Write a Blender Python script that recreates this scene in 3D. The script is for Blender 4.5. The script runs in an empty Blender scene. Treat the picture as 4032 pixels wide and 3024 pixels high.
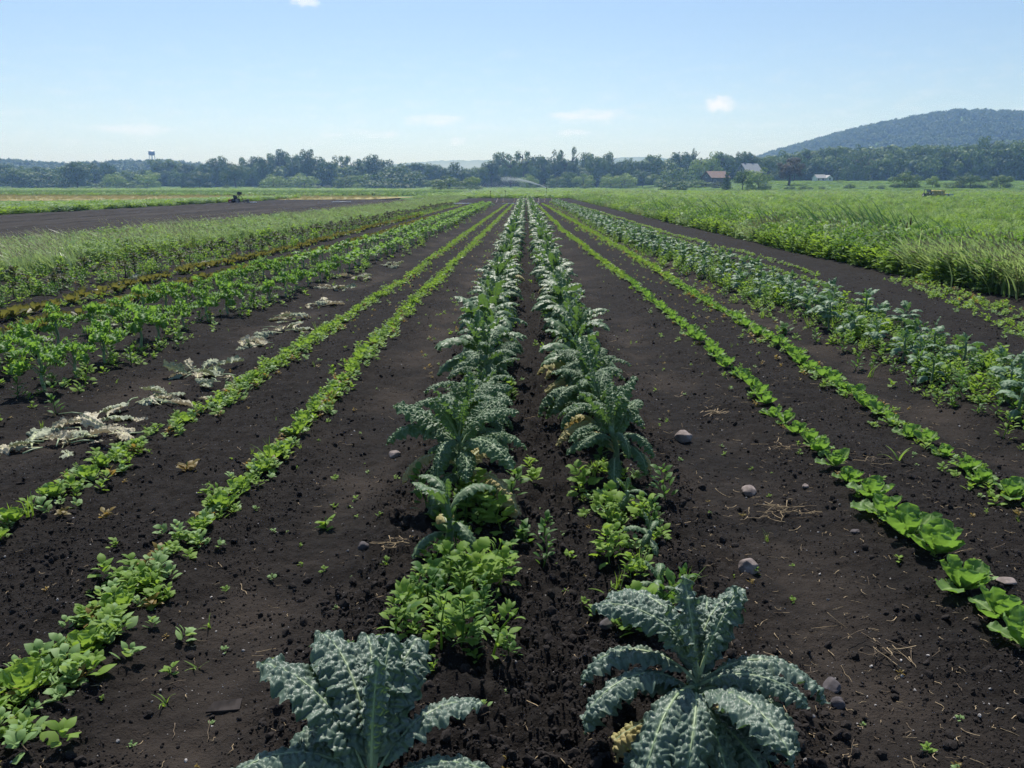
import bpy, math, random
import numpy as np
from mathutils import Vector, Matrix, Euler

R_ = math.radians
S = bpy.context.scene
COL = S.collection
random.seed(11)
rng = np.random.default_rng(11)

# ------------------------------------------------------------------ camera
EYE = 1.65
cd = bpy.data.cameras.new('camera')
cd.lens, cd.sensor_width = 28.0, 36.0
cd.clip_start, cd.clip_end = 0.05, 9000
cam = bpy.data.objects.new('camera', cd)
COL.objects.link(cam)
cam.location = (0, 0, EYE)
cam.rotation_euler = (R_(90 - 13.96), 0, R_(1.23))
S.camera = cam

# ------------------------------------------------------------------ sky, sun, exposure
SUN_EL, SUN_AZ = 58.0, -10.0          # azimuth measured from +Y towards +X
W = bpy.data.worlds.new('World')
S.world = W
W.use_nodes = True
wt = W.node_tree
for n in list(wt.nodes):
    wt.nodes.remove(n)


class NT:
    """small helper to write node trees"""
    def __init__(s, t): s.t = t
    def n(s, typ, **kw):
        x = s.t.nodes.new(typ)
        for k, v in kw.items():
            setattr(x, k, v)
        return x
    def link(s, a, b): s.t.links.new(a, b)
    def put(s, sock, v):
        if isinstance(v, (int, float)): sock.default_value = v
        elif isinstance(v, (tuple, list)): sock.default_value = v
        else: s.link(v, sock)
    def m(s, op, a, b=0.0, c=0.0, clamp=False):
        x = s.n('ShaderNodeMath', operation=op, use_clamp=clamp)
        s.put(x.inputs[0], a); s.put(x.inputs[1], b); s.put(x.inputs[2], c)
        return x.outputs[0]
    def mix(s, f, a, b, blend='MIX'):
        x = s.n('ShaderNodeMix', data_type='RGBA', blend_type=blend)
        s.put(x.inputs[0], f); s.put(x.inputs[6], a); s.put(x.inputs[7], b)
        return x.outputs[2]
    def noise(s, vec, scale, detail=4, rough=.55, dim='3D'):
        x = s.n('ShaderNodeTexNoise', noise_dimensions=dim)
        if vec is not None: s.link(vec, x.inputs['Vector'])
        x.inputs['Scale'].default_value = scale
        x.inputs['Detail'].default_value = detail
        x.inputs['Roughness'].default_value = rough
        return x.outputs['Fac']
    def ramp(s, f, lo, hi, smooth=True):
        x = s.n('ShaderNodeMapRange', interpolation_type='SMOOTHSTEP' if smooth else 'LINEAR')
        s.put(x.inputs[0], f); x.inputs[1].default_value = lo; x.inputs[2].default_value = hi
        return x.outputs[0]


k = NT(wt)
sky = k.n('ShaderNodeTexSky', sky_type='NISHITA', sun_disc=False)
sky.sun_elevation = R_(SUN_EL)
sky.sun_rotation = R_(SUN_AZ)
sky.altitude = 50
sky.air_density, sky.dust_density, sky.ozone_density = 1.0, 1.0, 2.0
skyc = k.mix(1.0, sky.outputs[0], (0.93, 1.03, 1.13, 1), 'MULTIPLY')
tc = k.n('ShaderNodeTexCoord')
sep = k.n('ShaderNodeSeparateXYZ')
k.link(tc.outputs['Generated'], sep.inputs[0])
az = k.m('MULTIPLY', k.m('ARCTAN2', sep.outputs[0], sep.outputs[1]), 57.29578)
el = k.m('MULTIPLY', k.m('ARCSINE', sep.outputs[2]), 57.29578)
cmb = k.n('ShaderNodeCombineXYZ')
k.link(az, cmb.inputs[0]); k.link(el, cmb.inputs[1])
nz_puff = k.noise(cmb.outputs[0], 1.6, 6, .62)
mp = k.n('ShaderNodeMapping'); k.link(cmb.outputs[0], mp.inputs[0]); mp.inputs['Scale'].default_value = (.35, 1.9, 1)
nz_str = k.noise(mp.outputs[0], 1.3, 6, .6)
cover = None
# azimuth, elevation, half width, half height, density, puffy
CLOUDS = [(-14.7, 11.45, 1.15, .42, .75, 1), (12.66, 5.25, 1.15, .55, 1.0, 1), (-4.9, 3.0, .65, .33, .45, 1),
          (-6.5, 4.3, 2.8, .40, .75, 0), (3.9, 4.6, 3.5, .55, .80, 0), (-11.8, 3.4, 2.8, .36, .60, 0),
          (-25.4, 3.45, 3.6, .42, .55, 0), (2.9, 3.55, 1.4, .26, .6, 0), (-1.6, 8.5, 1.0, .35, .12, 0),
          (24.0, 5.1, 1.0, .35, .22, 0), (-3.5, 3.85, 2.6, .25, .22, 0), (19.5, 4.3, 2.2, .3, .15, 0)]
for a, e, sa, se, dens, puff in CLOUDS:
    dx = k.m('DIVIDE', k.m('SUBTRACT', az, a), sa)
    dy = k.m('DIVIDE', k.m('SUBTRACT', el, e), se)
    r2 = k.m('ADD', k.m('MULTIPLY', dx, dx), k.m('MULTIPLY', dy, dy))
    g = k.m('SUBTRACT', 1.0, r2)
    if puff:
        v = k.ramp(k.m('ADD', g, k.m('MULTIPLY', k.m('SUBTRACT', nz_puff, .50), 3.0)), -.15, .95)
        v = k.m('MULTIPLY', v, k.ramp(g, -1.1, -.2))
    else:
        v = k.ramp(k.m('ADD', k.m('MULTIPLY', g, .8), k.m('MULTIPLY', k.m('SUBTRACT', nz_str, .50), 4.0)), -.1, 1.3)
        v = k.m('MULTIPLY', v, k.ramp(g, -1.4, .5))
    v = k.m('MULTIPLY', v, dens)
    cover = v if cover is None else k.m('MAXIMUM', cover, v)
veil = k.m('MULTIPLY', k.ramp(nz_str, .46, .72), k.m('MULTIPLY', k.ramp(el, .8, 3.2), k.ramp(el, 11.0, 4.5)))
cover = k.m('MAXIMUM', cover, k.m('MULTIPLY', veil, .20))
final = k.mix(cover, skyc, (8.6, 8.8, 9.0, 1))
bg = k.n('ShaderNodeBackground')
k.link(final, bg.inputs[0])
bg.inputs[1].default_value = 0.083
wo = k.n('ShaderNodeOutputWorld')
k.link(bg.outputs[0], wo.inputs[0])

sl = bpy.data.lights.new('sun', 'SUN')
sl.energy, sl.angle, sl.color = 4.9, R_(.55), (1.0, .965, .91)
sun = bpy.data.objects.new('sun', sl)
COL.objects.link(sun)
sdir = Vector((math.sin(R_(SUN_AZ)) * math.cos(R_(SUN_EL)), math.cos(R_(SUN_AZ)) * math.cos(R_(SUN_EL)), math.sin(R_(SUN_EL))))
sun.rotation_euler = sdir.to_track_quat('Z', 'Y').to_euler()

S.view_settings.view_transform = 'Standard'
S.view_settings.look = 'None'
S.view_settings.exposure = 0.38
S.view_settings.gamma = 1
S.view_settings.use_curve_mapping = False
S.render.engine = 'CYCLES'
S.cycles.use_denoising = True
S.cycles.denoising_prefilter = 'FAST'
S.cycles.denoising_input_passes = 'RGB_ALBEDO_NORMAL'
S.cycles.max_bounces = 6
S.cycles.diffuse_bounces = 2
S.cycles.glossy_bounces = 2
S.cycles.transmission_bounces = 4
S.cycles.transparent_max_bounces = 8
S.cycles.volume_bounces = 1
S.cycles.use_adaptive_sampling = False

# ------------------------------------------------------------------ helpers
def link(o, parent=None):
    COL.objects.link(o)
    if parent is not None:
        o.parent = parent
    return o


def tag(o, label=None, cat=None, group=None, kind=None):
    if label: o['label'] = label
    if cat: o['category'] = cat
    if group: o['group'] = group
    if kind: o['kind'] = kind
    return o


def empty(name, loc, rz=0.0, label=None, cat=None, group=None):
    o = bpy.data.objects.new(name, None)
    o.empty_display_size = .1
    link(o)
    o.location = loc
    o.rotation_euler = (0, 0, rz)
    return tag(o, label, cat, group)


def rotm(rx=0, ry=0, rz=0):
    return np.array(Euler((rx, ry, rz)).to_matrix())


class MB:
    """collects numpy geometry and builds ONE mesh"""
    def __init__(s):
        s.v, s.f, s.m, s.a, s.n = [], [], [], [], 0
    def add(s, v, f, mat=0, tint=0.0, M=None, loc=None, scale=1.0):
        v = np.asarray(v, float) * scale
        if M is not None: v = v @ np.asarray(M).T
        if loc is not None: v = v + np.asarray(loc)
        f = np.asarray(f, int)
        s.v.append(v)
        s.f.append(f + s.n)
        s.m.append(np.full(len(f), mat, int))
        s.a.append(np.broadcast_to(np.asarray(tint, float), (len(v),)).copy())
        s.n += len(v)
    def box(s, c, d, mat=0, M=None, tint=0.0):
        x, y, z = np.array(d) / 2
        v = np.array([(-x, -y, -z), (x, -y, -z), (x, y, -z), (-x, y, -z), (-x, -y, z), (x, -y, z), (x, y, z), (-x, y, z)])
        f = [(0, 3, 2, 1), (4, 5, 6, 7), (0, 1, 5, 4), (1, 2, 6, 5), (2, 3, 7, 6), (3, 0, 4, 7)]
        if M is not None: v = v @ np.asarray(M).T
        s.add(v + np.array(c), f, mat, tint)
    def tube(s, pts, rad, n=6, mat=0, tint=0.0, cap=True):
        v, f = tube_geo(pts, rad, n, cap)
        base = s.n
        s.v.append(v); s.a.append(np.full(len(v), tint)); s.n += len(v)
        for q in f:
            s.f.append(np.asarray(q, int) + base); s.m.append(np.full(len(q), mat, int))
    def mesh(s, name, mats=(), smooth=True):
        me = bpy.data.meshes.new(name)
        V = np.concatenate(s.v) if s.v else np.zeros((0, 3))
        fl = [(a, b) for a, b in zip(s.f, s.m) if len(a)]
        me.vertices.add(len(V))
        me.vertices.foreach_set('co', V.astype(np.float32).ravel())
        loops = np.concatenate([a.ravel() for a, b in fl])
        sizes = np.concatenate([np.full(len(a), a.shape[1]) for a, b in fl])
        starts = np.concatenate([[0], np.cumsum(sizes)[:-1]])
        me.loops.add(len(loops))
        me.loops.foreach_set('vertex_index', loops.astype(np.int32))
        me.polygons.add(len(sizes))
        me.polygons.foreach_set('loop_start', starts.astype(np.int32))
        me.polygons.foreach_set('material_index', np.concatenate([b for a, b in fl]).astype(np.int32))
        me.polygons.foreach_set('use_smooth', np.full(len(sizes), smooth))
        for m in mats: me.materials.append(m)
        at = me.attributes.new('tint', 'FLOAT', 'POINT')
        at.data.foreach_set('value', np.concatenate(s.a).astype(np.float32))
        me.update(calc_edges=True)
        return me
    def build(s, name, mats=(), parent=None, smooth=True, loc=None, rot=None):
        o = bpy.data.objects.new(name, s.mesh(name, mats, smooth))
        link(o, parent)
        if loc is not None: o.location = loc
        if rot is not None: o.rotation_euler = rot
        return o


def tube_geo(pts, rad, n=6, cap=True):
    P = np.asarray(pts, float)
    r = np.broadcast_to(np.asarray(rad, float), (len(P),))
    T = np.gradient(P, axis=0)
    T /= np.linalg.norm(T, axis=1)[:, None] + 1e-12
    ref = np.array([1.0, 0, 0]) if abs(T[0][0]) < .8 else np.array([0, 1.0, 0])
    u = ref[None] - T * (T @ ref)[:, None]
    u /= np.linalg.norm(u, axis=1)[:, None] + 1e-12
    w = np.cross(T, u)
    a = np.linspace(0, 2 * np.pi, n, endpoint=False)
    V = (P[:, None] + r[:, None, None] * (np.cos(a)[None, :, None] * u[:, None] + np.sin(a)[None, :, None] * w[:, None])).reshape(-1, 3)
    i = np.arange(len(P) - 1)[:, None] * n
    j = np.arange(n)[None]
    jn = (j + 1) % n
    F = np.stack([i + j, i + jn, i + n + jn, i + n + j], -1).reshape(-1, 4)
    fs = [F]
    if cap:
        fs.append(np.arange(n)[::-1][None])
        fs.append((np.arange(n) + (len(P) - 1) * n)[None])
    return V, fs


# gradient noise in numpy
_perm = rng.permutation(512)
_ang = rng.random(512) * 2 * np.pi
_gx, _gy = np.cos(_ang), np.sin(_ang)


def pnoise(x, y):
    x = np.asarray(x, float); y = np.asarray(y, float)
    xi, yi = np.floor(x).astype(int), np.floor(y).astype(int)
    fx, fy = x - xi, y - yi
    u, v = fx * fx * fx * (fx * (fx * 6 - 15) + 10), fy * fy * fy * (fy * (fy * 6 - 15) + 10)
    def g(ix, iy, dx, dy):
        h = _perm[(_perm[ix & 511] + iy) & 511]
        return _gx[h] * dx + _gy[h] * dy
    a = g(xi, yi, fx, fy); b = g(xi + 1, yi, fx - 1, fy)
    c = g(xi, yi + 1, fx, fy - 1); d = g(xi + 1, yi + 1, fx - 1, fy - 1)
    return ((a + u * (b - a)) * (1 - v) + (c + u * (d - c)) * v) * 1.4


def fbm(x, y, o=4, g=.5):
    t, a, f = 0, 1, 1
    for i in range(o):
        t = t + a * pnoise(x * f + 17.3 * i, y * f - 9.1 * i); a *= g; f *= 2.03
    return t


def sstep(a, b, x):
    t = np.clip((x - a) / (b - a), 0, 1)
    return t * t * (3 - 2 * t)


def terr(X, Y):
    X = np.asarray(X, float); Y = np.asarray(Y, float)
    return 3.4 * sstep(190, 330, Y) * sstep(35, 110, X) + 2.0 * sstep(330, 480, Y)


# ------------------------------------------------------------------ crop row centre lines (metres; X at given Y)
ROWS = {
    'L1': ([(2.09, -1.63), (3.38, -1.6), (5.06, -1.55), (8, -1.6), (12, -1.63), (33, -1.58), (76.7, -1.5)]),
    'L2': ([(3.4, -2.5), (4.7, -2.45), (5.7, -2.37), (7.2, -2.34), (9.65, -2.3), (13.4, -2.2), (27.4, -2.2), (76.7, -2.06)]),
    'K1': ([(1.87, -.36), (3.78, -.36), (5.6, -.33), (7.5, -.36), (12.2, -.41), (23, -.46), (76, -.7)]),
    'K2': ([(2.16, .49), (2.96, .55), (4.2, .47), (5.3, .48), (6.6, .45), (9.7, .41), (18.7, .34), (76, .02)]),
    'R1': ([(2.59, 1.8), (6, 1.81), (10, 1.81), (13.1, 1.73), (18.7, 1.58), (30, 1.24), (76.7, .62)]),
    'R2': ([(3.9, 2.57), (7.8, 2.58), (10.5, 2.55), (15.7, 2.5), (27.5, 2.28), (76.7, 1.18)]),
    'C1': ([(5.4, -3.98), (7.3, -3.92), (9.6, -3.95), (11.7, -3.72), (15.5, -3.45), (23, -3.25), (38, -3.3), (69.5, -3.4)]),
    'C2': ([(5.4, -4.7), (7.9, -4.72), (9.9, -4.75), (13, -4.7), (23, -4.1), (69.5, -4.05)]),
    'A1': ([(5.0, 3.5), (9.4, 3.42), (12, 3.38), (27, 2.78), (88, 2.35)]),
    'A2': ([(5.0, 4.0), (9.4, 4.02), (13, 4.02), (27, 3.45), (57, 2.95), (88, 2.75)]),
    'S1': ([(8.2, -5.66), (13.3, -5.64), (16.9, -5.35), (23, -5.1), (70, -5.15)]),
    'S2': ([(9.5, -6.52), (15.5, -6.5), (19.8, -6.25), (70, -6.0)]),
    'P1': ([(11.1, -7.53), (13.2, -7.74), (15.5, -7.4), (18, -7.05), (25, -6.55), (56, -6.4), (70, -6.4)]),
    'P2': ([(11.1, -8.25), (15.5, -8.15), (18, -7.9), (25, -7.3), (70, -6.9)]),
    'GL': ([(9, -9.3), (13.9, -9.3), (18.5, -9.0), (26, -8.2), (38, -7.5), (78, -7.3), (100, -8.5)]),
    'GR': ([(8, 8.0), (12.4, 7.4), (14, 7.15), (20.8, 6.85), (28, 6.8), (44, 6.4), (100, 5.6)]),
}


def rowx(nm, y):
    p = ROWS[nm]
    return np.interp(y, [a for a, b in p], [b for a, b in p])


def hsoil(X, Y, fine=True):
    """height of the tilled soil: furrows, ridges under the rows, clods"""
    X = np.asarray(X, float); Y = np.asarray(Y, float)
    X, Y = np.broadcast_arrays(X, Y)
    h = .035 * fbm(X * .45, Y * .3, 3)
    rough = .85 + 0 * X
    for nm, amp, wd in (('K1', .045, .30), ('K2', .045, .30), ('L1', .03, .22), ('L2', .03, .22), ('R1', .03, .22), ('R2', .03, .22),
                        ('C1', .05, .35), ('C2', .05, .35), ('A1', .05, .4), ('A2', .05, .4), ('S1', .03, .25), ('S2', .03, .25)):
        d = X - rowx(nm, Y)
        h = h + amp * np.exp(-(d / wd) ** 2)
        if nm in ('K1', 'K2'):
            rough = rough + .75 * np.exp(-((np.abs(d) - .22) / .33) ** 2)
    for dx, l, r in ((0, 'L1', 'K1'), (0, 'K2', 'R1'), (0, 'C1', 'L2'), (0, 'R2', 'A1')):
        c = .5 * (rowx(l, Y) + rowx(r, Y)) - (.05 if l == 'L1' else 0)
        g = np.exp(-((X - c) / .24) ** 2)
        h = h - .035 * g
        rough = rough * (1 - .60 * g)
        h = h + .005 * g * np.sin(Y * 2 * np.pi / .11 + 2.2 * np.abs(X - c) / .1) * np.clip(pnoise(X * .8, Y * .7) + .45, 0, 1)
    if fine:
        w = pnoise(X * 2.1, Y * 2.1) * .12
        h = h + rough * (.022 * fbm(X * 7 + w, Y * 7, 3, .6) + .022 * np.abs(pnoise(X * 17, Y * 17)) + .013 * np.abs(pnoise(X * 31 + 5, Y * 31)) + .007 * pnoise(X * 53, Y * 53))
    return h


def track(X, Y):
    t = 0
    for l, r in (('L1', 'K1'), ('K2', 'R1'), ('C1', 'L2'), ('R2', 'A1')):
        c = .5 * (rowx(l, Y) + rowx(r, Y)) - (.05 if l == 'L1' else 0)
        t = t + np.exp(-((X - c) / .30) ** 2)
    return np.clip(t, 0, 1)


# ------------------------------------------------------------------ materials
def new_mat(name):
    m = bpy.data.materials.new(name)
    m.use_nodes = True
    m.node_tree.nodes.clear()
    t = NT(m.node_tree)
    t.out = t.n('ShaderNodeOutputMaterial')
    return m, t


def rgba(c): return (c[0], c[1], c[2], 1)


def plain(name, c, rough=.7, spec=.3, metal=0.0, var=.12, scale=6.0, bump=0.0):
    m, t = new_mat(name)
    p = t.n('ShaderNodeBsdfPrincipled')
    geo = t.n('ShaderNodeTexCoord')
    nf = t.noise(geo.outputs['Object'], scale, 5)
    lo = tuple(x * (1 - var * 1.6) for x in c); hi = tuple(min(1, x * (1 + var * 1.6)) for x in c)
    t.link(t.mix(t.ramp(nf, .3, .7), rgba(lo), rgba(hi)), p.inputs['Base Color'])
    p.inputs['Roughness'].default_value = rough
    p.inputs['Specular IOR Level'].default_value = spec
    p.inputs['Metallic'].default_value = metal
    if bump:
        b = t.n('ShaderNodeBump'); b.inputs['Strength'].default_value = .6; b.inputs['Distance'].default_value = bump
        t.link(nf, b.inputs['Height']); t.link(b.outputs[0], p.inputs['Normal'])
    t.link(p.outputs[0], t.out.inputs[0])
    return m


def leafm(name, c1, c2, trans=None, tf=.35, rough=.5, spec=.4, rib=None, rnd=.35, blot=None, blot_amt=.5, scale=14.0, bump=None, hue=None):
    """leaf: diffuse/glossy front plus light coming through; c1..c2 by noise, 'tint' mixes the rib or tip colour in"""
    m, t = new_mat(name)
    p = t.n('ShaderNodeBsdfPrincipled')
    tc = t.n('ShaderNodeTexCoord')
    oi = t.n('ShaderNodeObjectInfo')
    off = t.n('ShaderNodeVectorMath', operation='ADD')
    t.link(tc.outputs['Object'], off.inputs[0])
    cb = t.n('ShaderNodeCombineXYZ'); t.link(t.m('MULTIPLY', oi.outputs['Random'], 37.0), cb.inputs[0]); t.link(t.m('MULTIPLY', oi.outputs['Random'], 91.0), cb.inputs[1])
    t.link(cb.outputs[0], off.inputs[1])
    nf = t.noise(off.outputs[0], scale, 4)
    f = t.m('ADD', t.m('MULTIPLY', t.ramp(nf, .3, .7), 1 - rnd), t.m('MULTIPLY', oi.outputs['Random'], rnd))
    col = t.mix(f, rgba(c1), rgba(c2))
    at = t.n('ShaderNodeAttribute', attribute_name='tint')
    tcol = None
    if blot:
        bn = t.noise(off.outputs[0], scale * 2.2, 3, .6)
        col = t.mix(t.m('MULTIPLY', t.ramp(bn, .66, .76), blot_amt), col, rgba(blot))
    base = col
    if rib:
        col = t.mix(at.outputs['Fac'], col, rgba(rib))
    t.link(col, p.inputs['Base Color'])
    p.inputs['Roughness'].default_value = rough
    p.inputs['Specular IOR Level'].default_value = spec
    tr = t.n('ShaderNodeBsdfTranslucent')
    if trans:
        t.link(t.mix(.25, rgba(trans), base), tr.inputs[0])
    else:
        t.link(base, tr.inputs[0])
    if bump:
        b = t.n('ShaderNodeBump'); b.inputs['Strength'].default_value = .8; b.inputs['Distance'].default_value = bump[1]
        t.link(t.noise(off.outputs[0], bump[0], 3, .6), b.inputs['Height'])
        t.link(b.outputs[0], p.inputs['Normal']); t.link(b.outputs[0], tr.inputs['Normal'])
    mx = t.n('ShaderNodeMixShader'); mx.inputs[0].default_value = tf
    t.link(p.outputs[0], mx.inputs[1]); t.link(tr.outputs[0], mx.inputs[2])
    t.link(mx.outputs[0], t.out.inputs[0])
    return m


M = {}
M['kale_mid'] = leafm('kale leaf green', (.050, .104, .044), (.112, .180, .090), (.19, .35, .05), .28, .48, .42, rib=(.28, .38, .2), blot=(.26, .29, .15), blot_amt=.4, scale=16, bump=(160, .0012))
M['kale'] = leafm('kale leaf', (.072, .116, .084), (.130, .180, .138), (.10, .20, .03), .18, .46, .48, rib=(.28, .36, .22), blot=(.30, .31, .18), blot_amt=.35, scale=16, bump=(160, .0012))
M['kale_rib'] = leafm('kale midrib', (.22, .31, .16), (.34, .40, .24), None, .1, .45, .4, scale=8)
M['kale_stem'] = leafm('kale stem', (.10, .17, .09), (.17, .25, .14), None, .05, .5, .3, scale=20)
M['kale_dry'] = leafm('yellowed kale leaf', (.42, .34, .15), (.30, .30, .12), (.5, .35, .1), .25, .6, .3, rib=(.55, .48, .3), scale=18)
M['kale_far'] = leafm('kale leaf far', (.052, .108, .046), (.112, .184, .090), (.19, .35, .05), .28, .50, .40, rib=(.3, .38, .24), scale=10, rnd=.5)
M['curly'] = leafm('curly kale leaf', (.080, .180, .036), (.155, .300, .062), (.30, .52, .06), .44, .52, .35, rib=(.24, .36, .15), scale=25, bump=(120, .002))
M['curly_stalk'] = leafm('curly kale stalk', (.16, .26, .13), (.30, .42, .24), None, .12, .45, .45, scale=8)
M['purple'] = leafm('purple kale leaf', (.034, .055, .026), (.075, .085, .040), (.13, .15, .04), .28, .6, .2, rib=(.09, .04, .08), scale=20)
M['purple_stalk'] = leafm('purple kale stalk', (.035, .018, .034), (.06, .03, .05), None, .05, .5, .4, scale=10)
M['lettuce'] = leafm('lettuce leaf', (.095, .180, .050), (.160, .275, .080), (.26, .48, .05), .42, .5, .28, rib=(.34, .46, .18), scale=22, bump=(110, .0016))
M['lettuce_y'] = leafm('young lettuce leaf', (.105, .20, .035), (.17, .29, .055), (.34, .52, .06), .42, .45, .4, rib=(.34, .46, .18), scale=22)
M['redlet'] = leafm('red lettuce leaf', (.065, .034, .024), (.150, .185, .052), (.27, .26, .05), .36, .45, .4, rib=(.20, .24, .06), scale=16, rnd=.5)
M['collard'] = leafm('blue kale leaf', (.066, .135, .066), (.128, .212, .118), (.16, .31, .05), .24, .52, .30, rib=(.3, .4, .25), scale=14, rnd=.5, bump=(90, .002))
M['weed'] = leafm('weed leaf', (.095, .185, .027), (.20, .315, .052), (.34, .52, .05), .42, .6, .2, rib=(.28, .38, .14), scale=20, rnd=.6)
M['weed_pale'] = leafm('pale weed leaf', (.15, .26, .085), (.25, .37, .15), (.36, .50, .10), .38, .55, .25, scale=20, rnd=.6)
M['weed_red'] = leafm('reddish weed leaf', (.15, .125, .035), (.25, .17, .05), (.42, .28, .05), .40, .5, .3, scale=20, rnd=.6)
M['weed_dark'] = leafm('dark weed leaf', (.045, .115, .025), (.09, .18, .04), (.19, .36, .04), .38, .55, .3, scale=20, rnd=.6)
M['wither'] = leafm('withered leaf', (.28, .26, .18), (.64, .59, .45), (.6, .5, .3), .12, .75, .2, rib=(.62, .62, .36), scale=9, rnd=.5, bump=(60, .004))
M['wither_g'] = leafm('half withered leaf', (.15, .19, .13), (.36, .38, .27), (.3, .34, .15), .14, .7, .25, rib=(.5, .55, .3), scale=9, rnd=.5, bump=(60, .004))
M['grass'] = leafm('grass blade', (.080, .17, .030), (.16, .28, .055), (.28, .44, .05), .40, .38, .5, scale=3, rnd=.7, rib=(.3, .3, .12))
M['grass_pale'] = leafm('pale grass blade', (.22, .34, .13), (.36, .47, .22), (.42, .56, .16), .40, .38, .55, scale=3, rnd=.7, rib=(.36, .34, .2))
M['grass_dry'] = leafm('dry grass', (.30, .26, .12), (.42, .36, .18), (.4, .34, .12), .3, .6, .3, scale=3, rnd=.7)
M['reed'] = leafm('reed blade', (.022, .070, .032), (.055, .14, .058), (.09, .19, .05), .3, .4, .5, scale=3, rnd=.7)
M['bloom'] = plain('seed head', (.34, .30, .2), .8, .1)
M['rust'] = leafm('rust coloured dock', (.22, .12, .05), (.32, .18, .07), (.4, .2, .06), .3, .7, .2, rnd=.6)
M['cattail'] = plain('cattail head', (.06, .03, .015), .9, .1)
M['corn'] = leafm('corn leaf', (.075, .155, .045), (.15, .25, .10), (.24, .36, .08), .34, .36, .55, scale=3, rnd=.7)
for nm, a, b, tr in (('dark', (.034, .074, .025), (.076, .130, .042), (.12, .22, .03)), ('mid', (.064, .118, .030), (.130, .195, .052), (.17, .28, .04)),
                     ('light', (.135, .215, .045), (.23, .32, .075), (.32, .45, .05)), ('grey', (.06, .085, .05), (.10, .13, .08), (.14, .19, .08)),
                     ('brown', (.065, .060, .042), (.11, .095, .062), (.16, .12, .07)), ('hill', (.042, .086, .030), (.092, .150, .050), (.12, .2, .04))):
    M['t_' + nm] = leafm('tree leaves ' + nm, a, b, tr, .20, .6, .2, scale=.9, rnd=.45)
M['bark'] = plain('bark', (.075, .06, .048), .9, .15, bump=.03, scale=5)
M['stone'] = plain('field stone', (.20, .165, .15), .85, .25, var=.3, scale=14, bump=.01)
M['stone_d'] = plain('dark field stone', (.085, .075, .078), .85, .25, var=.25, scale=14, bump=.008)
M['clod'] = plain('soil clod', (.0235, .0202, .0188), .95, .12, var=.3, scale=9)
M['straw'] = plain('straw', (.30, .23, .14), .8, .2, var=.3, scale=3)
M['straw_d'] = plain('old straw', (.13, .10, .07), .85, .15, var=.3, scale=3)
M['pebble'] = plain('pebble', (.34, .32, .30), .85, .2, var=.35, scale=2)
M['chip'] = plain('wood chip', (.06, .05, .045), .9, .2, var=.3, scale=20)


def soil_mat(name, rows=False):
    m, t = new_mat(name)
    p = t.n('ShaderNodeBsdfPrincipled')
    tc = t.n('ShaderNodeTexCoord')
    at = t.n('ShaderNodeAttribute', attribute_name='tint')
    n1 = t.noise(tc.outputs['Object'], 1.3, 6, .6)
    n2 = t.noise(tc.outputs['Object'], 26, 6, .68)
    n3 = t.noise(tc.outputs['Object'], 120, 3, .7)
    c = t.mix(t.ramp(n2, .3, .72), (.0095, .0082, .0075, 1), (.0210, .0180, .0164, 1))
    dry = t.m('MULTIPLY', t.ramp(n1, .38, .68), .75)
    dry = t.m('MULTIPLY', dry, t.m('ADD', t.m('MULTIPLY', at.outputs['Fac'], .85), .12), clamp=True)
    c = t.mix(dry, c, (.053, .0425, .0345, 1))
    spk = t.ramp(n3, .70, .80)
    c = t.mix(t.m('MULTIPLY', spk, .35), c, (.09, .08, .07, 1))
    if rows:
        mp = t.n('ShaderNodeMapping'); t.link(tc.outputs['Object'], mp.inputs[0]); mp.inputs['Scale'].default_value = (1.1, .03, 1)
        n4 = t.noise(mp.outputs[0], 1.0, 3, .7)
        c = t.mix(t.ramp(n4, .35, .7), c, (.050, .044, .040, 1))
    t.link(c, p.inputs['Base Color'])
    p.inputs['Roughness'].default_value = .95
    p.inputs['Specular IOR Level'].default_value = .12
    b = t.n('ShaderNodeBump'); b.inputs['Strength'].default_value = 1.0; b.inputs['Distance'].default_value = .028
    t.link(t.m('ADD', n2, t.m('MULTIPLY', n3, .35)), b.inputs['Height'])
    t.link(b.outputs[0], p.inputs['Normal'])
    t.link(p.outputs[0], t.out.inputs[0])
    return m


def field_mat(name, cols, scale):
    m, t = new_mat(name)
    p = t.n('ShaderNodeBsdfPrincipled')
    tc = t.n('ShaderNodeTexCoord')
    n1 = t.noise(tc.outputs['Object'], scale, 6, .6)
    n2 = t.noise(tc.outputs['Object'], scale * 14, 5, .7)
    c = t.mix(t.ramp(n1, .35, .65), rgba(cols[0]), rgba(cols[1]))
    c = t.mix(t.m('MULTIPLY', t.ramp(n2, .4, .7), .6), c, rgba(cols[2]))
    t.link(c, p.inputs['Base Color'])
    p.inputs['Roughness'].default_value = .9
    p.inputs['Specular IOR Level'].default_value = .1
    b = t.n('ShaderNodeBump'); b.inputs['Strength'].default_value = 1.0; b.inputs['Distance'].default_value = .25
    t.link(n2, b.inputs['Height']); t.link(b.outputs[0], p.inputs['Normal'])
    t.link(p.outputs[0], t.out.inputs[0])
    return m


M['soil'] = soil_mat('black muck soil')
M['soil2'] = soil_mat('harrowed soil', True)
M['meadow'] = field_mat('meadow ground', ((.060, .120, .026), (.105, .175, .040), (.040, .085, .020)), .03)
M['tan'] = field_mat('dry stubble', ((.30, .26, .12), (.24, .23, .10), (.36, .31, .16)), .06)

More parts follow.
